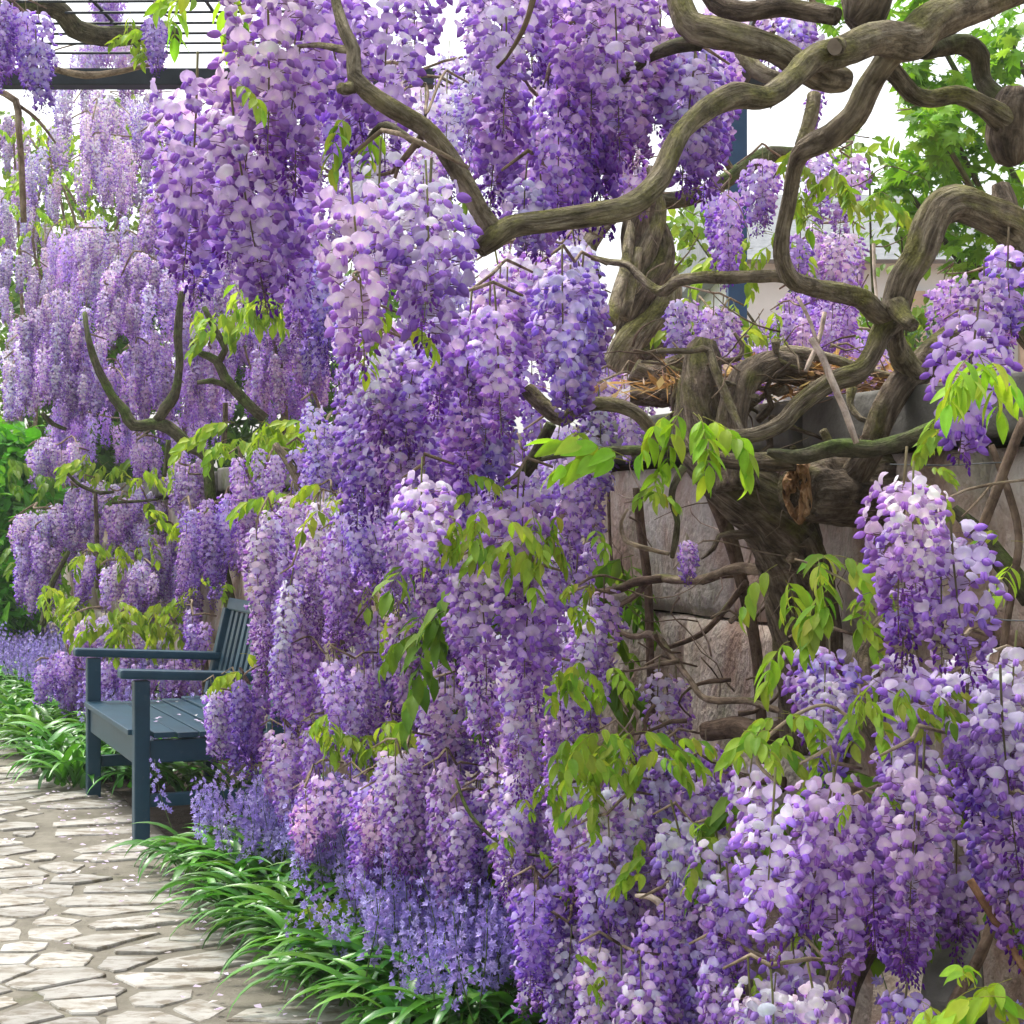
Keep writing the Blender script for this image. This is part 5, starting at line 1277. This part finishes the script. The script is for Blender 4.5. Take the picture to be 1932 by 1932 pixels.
def shrub(label, base, blobs, n, size, cols, shape=OVAL, name='shrub', cat='shrub', trunk=None, group=None, seed=1):
    g = random.Random(seed)
    b = Vector(base)
    e = empty(name, b)
    tag(e, label, cat, group)
    bl = [(Vector(c) - b, r) for c, r in blobs]
    V, F, C = leaf_cloud(n, bl, size, g, shape, cols)
    obj('crown', mesh('crown', V, F, M_LEAF, C, smooth=False), e)
    for c, r in bl[:10]:
        mid = c * 0.5 + Vector((g.uniform(-.1, .1), g.uniform(-.1, .1), 0))
        tr = trunk or 0.02
        tube('trunk' if c is bl[0][0] else 'limb', [(Vector((g.uniform(-.05, .05), g.uniform(-.05, .05), -0.03)), tr), (mid, tr * 0.75), (c, tr * 0.35)], M_BARK_MOSS, e, Vector((0, 0, 0)), ring=8, step=max(0.06, tr), rough=0.15, seed=g.random() * 9)
    return e
GREENS = [(0.05, 0.16, 0.012), (0.07, 0.21, 0.016), (0.035, 0.11, 0.012), (0.10, 0.24, 0.02)]
YGREENS = [(0.14, 0.27, 0.03), (0.19, 0.32, 0.04), (0.11, 0.22, 0.025), (0.24, 0.34, 0.06)]
shrub('vivid green glossy-leaved shrub at the left margin behind the path', (-4.7, 14.5, 0), [(P(20, 880, 14), (0.42, 0.5, 0.4)), (P(-30, 980, 13.6), (0.45, 0.5, 0.45)), (P(15, 1050, 13.5), (0.38, 0.5, 0.4)), (P(5, 1130, 13.3), (0.36, 0.4, 0.25)), (P(-60, 850, 14.4), (0.4, 0.5, 0.4)), (P(60, 960, 14.6), (0.3, 0.4, 0.35))],
      3400, 0.17, [(0.10, 0.36, 0.02), (0.14, 0.44, 0.03), (0.07, 0.26, 0.018), (0.20, 0.48, 0.04)], seed=4)
shrub('dense mid-green tree line closing the view behind the violet mounds', (-2.6, 17, 0), [(P(150, 640, 17), (0.9, 0.8, 0.9)), (P(330, 600, 17), (0.9, 0.8, 1.0)), (P(520, 640, 17), (0.9, 0.8, 1.0)), (P(680, 640, 17.5), (0.9, 0.8, 1.1)), (P(250, 860, 16.6), (0.9, 0.8, 0.9)), (P(430, 850, 16.6), (0.9, 0.8, 0.9)), (P(600, 850, 16.6), (0.9, 0.8, 0.9)), (P(780, 800, 17), (0.9, 0.8, 1.2)), (P(100, 850, 16.8), (0.8, 0.8, 0.9))],
      5200, 0.17, GREENS, name='tree', cat='tree', trunk=0.07, seed=18)
shrub('light green leafy tree in the far upper left behind the pale flowers', (-5.2, 21, 0), [(P(60, 330, 21), (1.0, 1.2, 0.8)), (P(200, 420, 21.5), (0.9, 1, 0.8)), (P(120, 520, 20.5), (1.0, 1, 0.6)), (P(20, 620, 20), (0.9, 1, 0.8)), (P(250, 260, 22), (0.6, 1, 0.6)), (P(40, 740, 20), (0.9, 1, 0.7)), (P(240, 560, 22), (1.0, 1, 1.2))],
      3600, 0.13, YGREENS, name='tree', cat='tree', trunk=0.08, seed=6)
shrub('maple tree with bright green lobed leaves at the upper right', (3.6, 9.4, 1.4), [(P(1880, 160, 8.6), (0.26, 0.5, 0.3)), (P(1800, 260, 8.8), (0.24, 0.4, 0.26)), (P(1905, 380, 8.8), (0.24, 0.4, 0.26)), (P(1765, 235, 8.5), (0.16, 0.3, 0.14)), (P(1830, 480, 9.2), (0.24, 0.3, 0.12)),
       (P(1900, 60, 8.8), (0.2, 0.4, 0.2)), (P(1960, 260, 9), (0.3, 0.5, 0.5)), (P(1790, 300, 9), (0.2, 0.3, 0.14)), (P(1740, 20, 9), (0.14, 0.3, 0.1)), (P(1690, 330, 9.2), (0.22, 0.3, 0.14)), (P(1850, 130, 9), (0.16, 0.3, 0.2)), (P(1770, 400, 9.3), (0.18, 0.3, 0.16)), (P(1730, 150, 9.2), (0.10, 0.3, 0.12)), (P(1600, 10, 9), (0.25, 0.3, 0.08))],
      950, 0.105, [(0.15, 0.38, 0.025), (0.18, 0.40, 0.03), (0.09, 0.25, 0.018), (0.22, 0.42, 0.05)], shape=MAPLE, name='maple_tree', cat='tree', trunk=0.03, seed=9)
shrub('loose light green bush beyond the twisted trunk on the bank', (2.2, 9.6, 1.4), [(P(1640, 300, 9.5), (0.5, 0.4, 0.2)), (P(1700, 430, 9.5), (0.3, 0.4, 0.3)), (P(1560, 600, 9.5), (0.7, 0.4, 0.2)), (P(1690, 620, 9.5), (0.4, 0.4, 0.25)), (P(1300, 430, 9.5), (0.2, 0.3, 0.25)), (P(1300, 620, 9.4), (0.4, 0.3, 0.2))],
      700, 0.085, YGREENS, trunk=0.012, seed=12)
shrub('dark clipped evergreen far behind beside the white house', (6.6, 23, 1.4), [(P(1870, 560, 23), (0.6, 0.6, 0.6)), (P(1720, 640, 23), (1.2, 0.6, 0.5)), (P(1910, 520, 23.5), (0.3, 0.5, 0.8))], 1500, 0.14, GREENS, trunk=0.05, seed=15)

# ------------------------------------------------------------------ far house
hb = Vector((7.4, 30.0, 1.40))
house = empty('house', hb)
tag(house, 'white house with tan piers and pale blue garage door, far right behind branches', 'house')
def hbox(name, x0, x1, y0, y1, z0, z1, m, parent=house):
    v, f = box_geo(x0, x1, y0, y1, z0, z1)
    return obj(name, mesh(name, v, f, m, smooth=False), parent)
hbox('wall', -3.5, 4.5, 0.0, 6.0, 0.0, 4.5, M_HOUSEW)
hbox('garage_door', -0.05, 1.45, -0.06, -0.005, 0.05, 3.35, M_HOUSED)
for i in range(6):
    hbox('door_panel', 0.02, 1.38, -0.085, -0.062, 0.15 + i * 0.53, 0.15 + i * 0.53 + 0.49, M_HOUSED)
hbox('pier', -0.42, -0.12, -0.14, -0.004, 0.0, 3.9, M_HOUSET)
hbox('pier', 1.55, 1.85, -0.14, -0.004, 0.0, 3.9, M_HOUSET)
hbox('lintel', -0.1, 1.53, -0.12, -0.004, 3.42, 3.85, M_HOUSEW)
for x in (-2.6, -1.6, 2.6, 3.5):
    w = hbox('window', x, x + 0.7, -0.04, -0.004, 1.6, 3.0, M_ROOF)
    hbox('sill', x - 0.06, x + 0.76, -0.12, -0.005, 1.5, 1.595, M_HOUSEW, w)
rv = [(-4.0, -0.5, 4.4), (5.0, -0.5, 4.4), (5.0, 6.5, 4.4), (-4.0, 6.5, 4.4), (-4.0, 3.0, 6.2), (5.0, 3.0, 6.2)]
obj('roof', mesh('roof', rv, [(0, 1, 5, 4), (2, 3, 4, 5), (0, 4, 3), (1, 2, 5), (0, 3, 2, 1)], M_ROOF, smooth=False), house)

# ------------------------------------------------------------------ border plants: strap leaves and blue bells
def strap_mesh(name, L, W, arch, g, col):
    V, F, C = [], [], []
    nv = 9
    for i in range(nv + 1):
        t = i / nv
        a = 1.25 - arch * t ** 1.2
        if i == 0: x = z = 0.0
        else:
            x += math.cos(a) * L / nv; z += math.sin(a) * L / nv
        w = W * (0.75 + 0.4 * math.sin(math.pi * min(1, t * 1.1))) * (1 - max(0, t - 0.62) ** 1.5 * 4.0)
        w = max(w, 0.0006)
        tw = 0.35 * math.sin(t * 2 + arch * 3)
        for s in (-1, 0, 1):
            V.append((x - abs(s) * 0 , s * w * math.cos(tw * 0.6), z + abs(s) * w * 0.42 + s * w * tw * 0.5))
            C.append(col * ((0.8 + 0.35 * t) * (1.0 if s else 1.12)))
    for i in range(nv):
        for j in range(2):
            a = i * 3 + j
            F.append((a, a + 1, a + 4, a + 3))
    return np.array(V), F, np.array(C)
SC = [np.array(c) for c in ((0.07, 0.235, 0.022), (0.05, 0.175, 0.02), (0.11, 0.30, 0.032), (0.045, 0.15, 0.022))]
STRAPS, STRAPG = [], []
for q in range(8):
    gq = random.Random(500 + q)
    geo = strap_mesh('leaf', gq.uniform(0.24, 0.42), gq.uniform(0.012, 0.0175), gq.uniform(1.2, 2.3), gq, SC[q % 4])
    STRAPG.append(geo)
    STRAPS.append(mesh('strap_leaf', *geo[:2], M_STRAP, geo[2]))
BELLC = [np.array(c) for c in ((0.44, 0.36, 0.80), (0.56, 0.49, 0.88), (0.36, 0.28, 0.70))]
def bell_spike(seed, lod=0):
    g = random.Random(seed)
    parts = []
    H = g.uniform(0.30, 0.42)
    pts = [(Vector((0.02 * math.sin(i * 0.5 + seed), 0.02 * math.cos(i * 0.6), H * i / 6)), 0.0028 - 0.0003 * i) for i in range(7)]
    v, f, _ = tube_geo(pts, ring=4, step=0.06, rough=0)
    v = np.array([tuple(p) for p in v])
    parts.append((v, f, np.tile(np.array((0.12, 0.18, 0.06)), (len(v), 1))))
    for i in range(18):
        t = 0.48 + 0.52 * i / 17
        az = i * 2.4 + g.random()
        # six flaring tepals
        V, F = [], []
        s = 0.0135 * (1.15 - 0.45 * (t - 0.48) / 0.52)
        for k in range(6):
            a = k * math.pi / 3
            d = np.array((math.cos(a), math.sin(a), 0)); n = np.array((-math.sin(a), math.cos(a), 0))
            b = len(V)
            V += [d * 0.1 * s, d * 0.55 * s + n * 0.28 * s + np.array((0, 0, 0.8 * s)), d * 1.15 * s + np.array((0, 0, 1.0 * s)), d * 0.55 * s - n * 0.28 * s + np.array((0, 0, 0.8 * s))]
            F.append((b, b + 1, b + 2, b + 3))
        V = np.array(V)
        e = np.array(Euler((0, g.uniform(0.9, 1.7), az)).to_matrix())
        V = V @ e.T + np.array((0.02 * math.sin(t * 3 + seed) + math.cos(az) * 0.014, 0.02 * math.cos(t * 3.6) + math.sin(az) * 0.014, H * t))
        parts.append((V, F, np.tile(BELLC[g.randrange(3)] * g.uniform(0.8, 1.15), (len(V), 1))))
    V, F, C = join(parts)
    return mesh('bell_spike', V, F, M_PETAL, C)
BELLS = [bell_spike(600 + q) for q in range(6)]
# a joined tuft for the far end of the border
def joined_tuft(seed):
    g = random.Random(seed)
    parts = []
    for i in range(30):
        v, f, c = STRAPG[g.randrange(8)]
        e = np.array(Euler((g.uniform(-.2, .2), g.uniform(-.2, .35), g.uniform(0, 6.28))).to_matrix())
        parts.append((v @ e.T + np.array((g.gauss(0, .05), g.gauss(0, .05), 0)), f, c * g.uniform(0.8, 1.2)))
    V, F, C = join(parts)
    return mesh('leaf_tuft', V, F, M_STRAP, C)
TUFTS = [joined_tuft(700 + q) for q in range(4)]
def bell_plant(x, y, label, near=True, nl=24, ns=3, group='bluebells edging the bed', sc=1.0, tilt=True):
    b = Vector((x, y, 0.02))
    e = empty('bluebell', b)
    tag(e, label, 'bluebell', group)
    if near:
        for i in range(nl):
            az = R(203) + rng.gauss(0, 0.75) if (tilt and rng.random() < 0.7) else rng.uniform(0, 6.28)
            k = rng.uniform(0.75, 1.2)
            obj('strap_leaf', STRAPS[rng.randrange(8)], e, (rng.gauss(0, .045), rng.gauss(0, .045), 0.0), (rng.uniform(-.25, .25), rng.uniform(-.15, .35), az), sc * rng.uniform(0.8, 1.15), (k, k, k))
    else:
        t = obj('strap_leaves', TUFTS[rng.randrange(4)], e, (0, 0, 0), (0, 0, rng.uniform(0, 6.28)), sc)
    for i in range(ns):
        k = rng.uniform(0.85, 1.15)
        obj('flower_spike', BELLS[rng.randrange(6)], e, (rng.gauss(0.03, .07), rng.gauss(0, .07), 0), (rng.uniform(-.25, .25), rng.uniform(-.25, .2), rng.uniform(0, 6.28)), sc * rng.uniform(0.85, 1.15), (k, k, k))
    return e
# near stretch of the border, in front of the bench
ORD = 'first second third fourth fifth sixth seventh eighth ninth tenth eleventh twelfth thirteenth fourteenth'.split()
ys = [3.98 + i * 0.155 for i in range(14)]
for i, y in enumerate(ys):
    for row in (0, 1, 2):
        yy = y + rng.uniform(-.05, .05)
        yy = min(yy, 6.05 - row * 0.06)
        x = EDGE(yy) + 0.10 + 0.17 * row + rng.uniform(-.03, .03)
        lab = ('strap-leaved bluebell at the very edge of the paving, near stretch', 'bluebell behind the edging row with periwinkle bells, near stretch', 'bluebell against the low wisteria spill, near stretch')[row]
        if row == 0:
            lab = 'strap-leaved edging bluebell at the paving edge, %s counting from the bench' % ORD[13 - i]
        bell_plant(x, yy, lab, True, 22 if row == 0 else (12 if row == 1 else 8), (0, 7, 9)[row], sc=0.85 if row == 0 else 0.95)
# flowering plants at the foot of the low wisteria, over the strap leaves
for px, d in ((655, 4.42), (690, 4.3), (725, 4.22), (760, 4.2), (795, 4.12), (830, 4.08), (865, 4.02), (900, 3.98), (935, 3.94), (715, 4.45), (780, 4.38), (850, 4.25)):
    p = P(px, 1800, d)
    bell_plant(p.x, p.y, 'pale blue flowering bluebell at the foot of the low wisteria, over the strap leaves', True, 7, 4, sc=rng.uniform(0.72, 0.92), tilt=False)
# behind and beyond the bench
for i in range(26):
    y = 7.75 + i * 0.24
    for row in (0, 1):
        yy = y + rng.uniform(-.08, .08)
        x = EDGE(yy) + 0.02 + 0.26 * row + rng.uniform(-.05, .05)
        bell_plant(x, yy, ('bluebell tuft at the paving edge beyond the bench', 'bluebell with pale blue bells beyond the bench, behind the edge')[row], False, 0, (0, 5)[row], sc=1.05)
for i in range(30):
    yy = 9.8 + rng.random() * 4.2
    x = EDGE(yy) + 0.35 + rng.random() * 0.6
    bell_plant(x, yy, 'bluebell in the pale blue drift far along the bed', False, 0, 8, sc=1.15)
# under the bench
for x, y in ((-1.25, 7.55), (-1.45, 7.6), (-1.0, 7.5), (-0.92, 7.2)):
    bell_plant(x, y, 'bluebell tuft growing under the bench against the bed', True, 16, 0, sc=0.85)
# beside the bench's near end
for px, py, d in ((440, 1560, 5.95), (390, 1520, 6.1), (480, 1580, 5.75), (520, 1600, 5.6), (430, 1500, 6.1), (560, 1620, 5.4)):
    p = P(px, py, d)
    bell_plant(p.x, p.y, 'bluebell in full flower beside the near end of the bench', True, 6, 8, sc=0.78, tilt=False)
# lower right corner
for px, d in ((1740, 2.9), (1790, 2.95), (1905, 2.7)):
    p = P(px, 1850, d)
    bell_plant(p.x, p.y, 'small bluebell by the leaning slab in the lower right corner', True, 6, 4, sc=0.95, tilt=False)

# ------------------------------------------------------------------ lower right odds and ends
def slab(name, corners, thick, mat, label, cat):
    """A leaning hewn slab from four corners, with real thickness."""
    c = sum(corners, Vector()) / 4
    n = (corners[1] - corners[0]).cross(corners[3] - corners[0]).normalized()
    V, F = [], []
    N = 8
    for side in (0, 1):
        for i in range(N + 1):
            for j in range(N + 1):
                u, v = j / N, i / N
                p = corners[0].lerp(corners[1], u).lerp(corners[3].lerp(corners[2], u), v)
                q = p + n * (0.010 * noise.noise(p * 9) + 0.006 * noise.noise(p * 25))
                V.append(q - n * thick * side - c)
    m = (N + 1) ** 2
    for i in range(N):
        for j in range(N):
            a = i * (N + 1) + j
            F.append((a, a + 1, a + N + 2, a + N + 1)); F.append((m + a, m + a + N + 1, m + a + N + 2, m + a + 1))
    rim = [j for j in range(N + 1)] + [i * (N + 1) + N for i in range(1, N + 1)] + [N * (N + 1) + j for j in range(N - 1, -1, -1)] + [i * (N + 1) for i in range(N - 1, 0, -1)]
    for k in range(len(rim)):
        a, b = rim[k], rim[(k + 1) % len(rim)]
        F.append((a, m + a, m + b, b))
    return tag(obj(name, mesh(name, V, F, mat), None, c), label, cat)
slab('stone_slab', [P(1735, 1900, 2.95), P(1850, 1900, 2.9), P(1835, 1715, 3.05), P(1760, 1725, 3.1)], 0.05, M_COPING, 'dark mossy stone slab leaning in the lower right corner', 'stone')
slab('stone_slab', [P(1640, 1960, 3.2), P(1760, 1960, 3.15), P(1740, 1800, 3.3), P(1650, 1810, 3.35)], 0.06, M_STONE, 'brown flat stone beneath the purple racemes, lower right', 'stone')
bam = tube('cane', [(P(1830, 1660, 2.6), 0.0062), (P(1888, 1755, 2.58), 0.0064), (P(1945, 1850, 2.56), 0.0064), (P(2000, 1950, 2.54), 0.006)], mat_bark('orange_cane', (0.17, 0.085, 0.04), (0.27, 0.15, 0.08), (0.36, 0.22, 0.13), moss_amt=0.0, bump=0.2), None, Vector((0, 0, 0)), ring=10, step=0.03, rough=0.04)
tag(bam, 'orange-brown garden cane leaning in the lower right corner', 'cane')
for pa, pb, lab in ((P(1680, 876, 3.3), P(1900, 872, 2.95), 'thin wire strung below the dark mossy branch, right of the stump'), (P(1840, 1160, 2.95), P(1960, 1172, 2.75), 'thin wire crossing the brown stems at the right margin')):
    mid = (pa + pb) / 2 - Vector((0, 0, 0.004))
    tag(tube('wire', [(pa, 0.0013), (mid, 0.0013), (pb, 0.0013)], M_WIRE, None, Vector((0, 0, 0)), ring=5, step=0.1, rough=0), lab, 'wire')

# fallen petals on paving and bench seat
def petals(name, pts, label):
    g = random.Random(21)
    V, F, C = [], [], []
    for p in pts:
        a = g.uniform(0, 6.28); s = g.uniform(0.008, 0.014)
        d1 = Vector((math.cos(a), math.sin(a), 0)) * s; d2 = Vector((-math.sin(a), math.cos(a), 0)) * s * 0.8
        k = len(V)
        up = Vector((0, 0, s * g.uniform(0.2, 0.6)))
        V += [p - d1 + up * 0.6, p + d2 * 0.9 + up, p + d1, p - d2 + up * 0.4, p]
        F += [(0 + k, 4 + k, 1 + k), (1 + k, 4 + k, 2 + k), (2 + k, 4 + k, 3 + k), (3 + k, 4 + k, 0 + k)]
        c = (PALE if g.random() < 0.75 else WHITE) * g.uniform(0.8, 1.05)
        C += [c] * 5
    return tag(obj(name, mesh(name, V, F, M_PETAL, np.clip(C, 0, .9))), label, 'petals', kind='stuff')
gp = random.Random(31)
pl = []
for i in range(320):
    y = gp.uniform(4.0, 8.5)
    off = -abs(gp.gauss(0, 0.22)) if gp.random() < 0.8 else -gp.uniform(0, 0.7)
    pl.append(Vector((EDGE(y) + 0.1 + off, y, 0.018)))
petals('fallen_petals', pl, 'lilac petals fallen on the paving along the bed')
bm = bench.matrix_basis
pl = [bm @ Vector((gp.uniform(0.05, 0.48), gp.uniform(0.05, 1.1), 0.437)) for i in range(16)]
for p in pl: p.z = 0.431
petals('fallen_petals', pl, 'few pale petals lying on the teal bench seat')

# ------------------------------------------------------------------ damp garden air
hv, hf = box_geo(-14.0, 22.0, -2.0, 44.0, -1.1, 9.0)
hz = obj('haze', mesh('haze', hv, hf, smooth=False))
hm = bpy.data.materials.new('pale_air')
nt, N, L = nodes_of(hm)
ho = N.new('ShaderNodeOutputMaterial'); pv = N.new('ShaderNodeVolumePrincipled')
pv.inputs['Color'].default_value = (0.93, 0.95, 0.97, 1); pv.inputs['Density'].default_value = 0.0016; pv.inputs['Anisotropy'].default_value = 0.2
L.new(pv.outputs[0], ho.inputs['Volume'])
hz.data.materials.append(hm)
tag(hz, 'thin pale damp air over the garden', 'haze', kind='stuff')
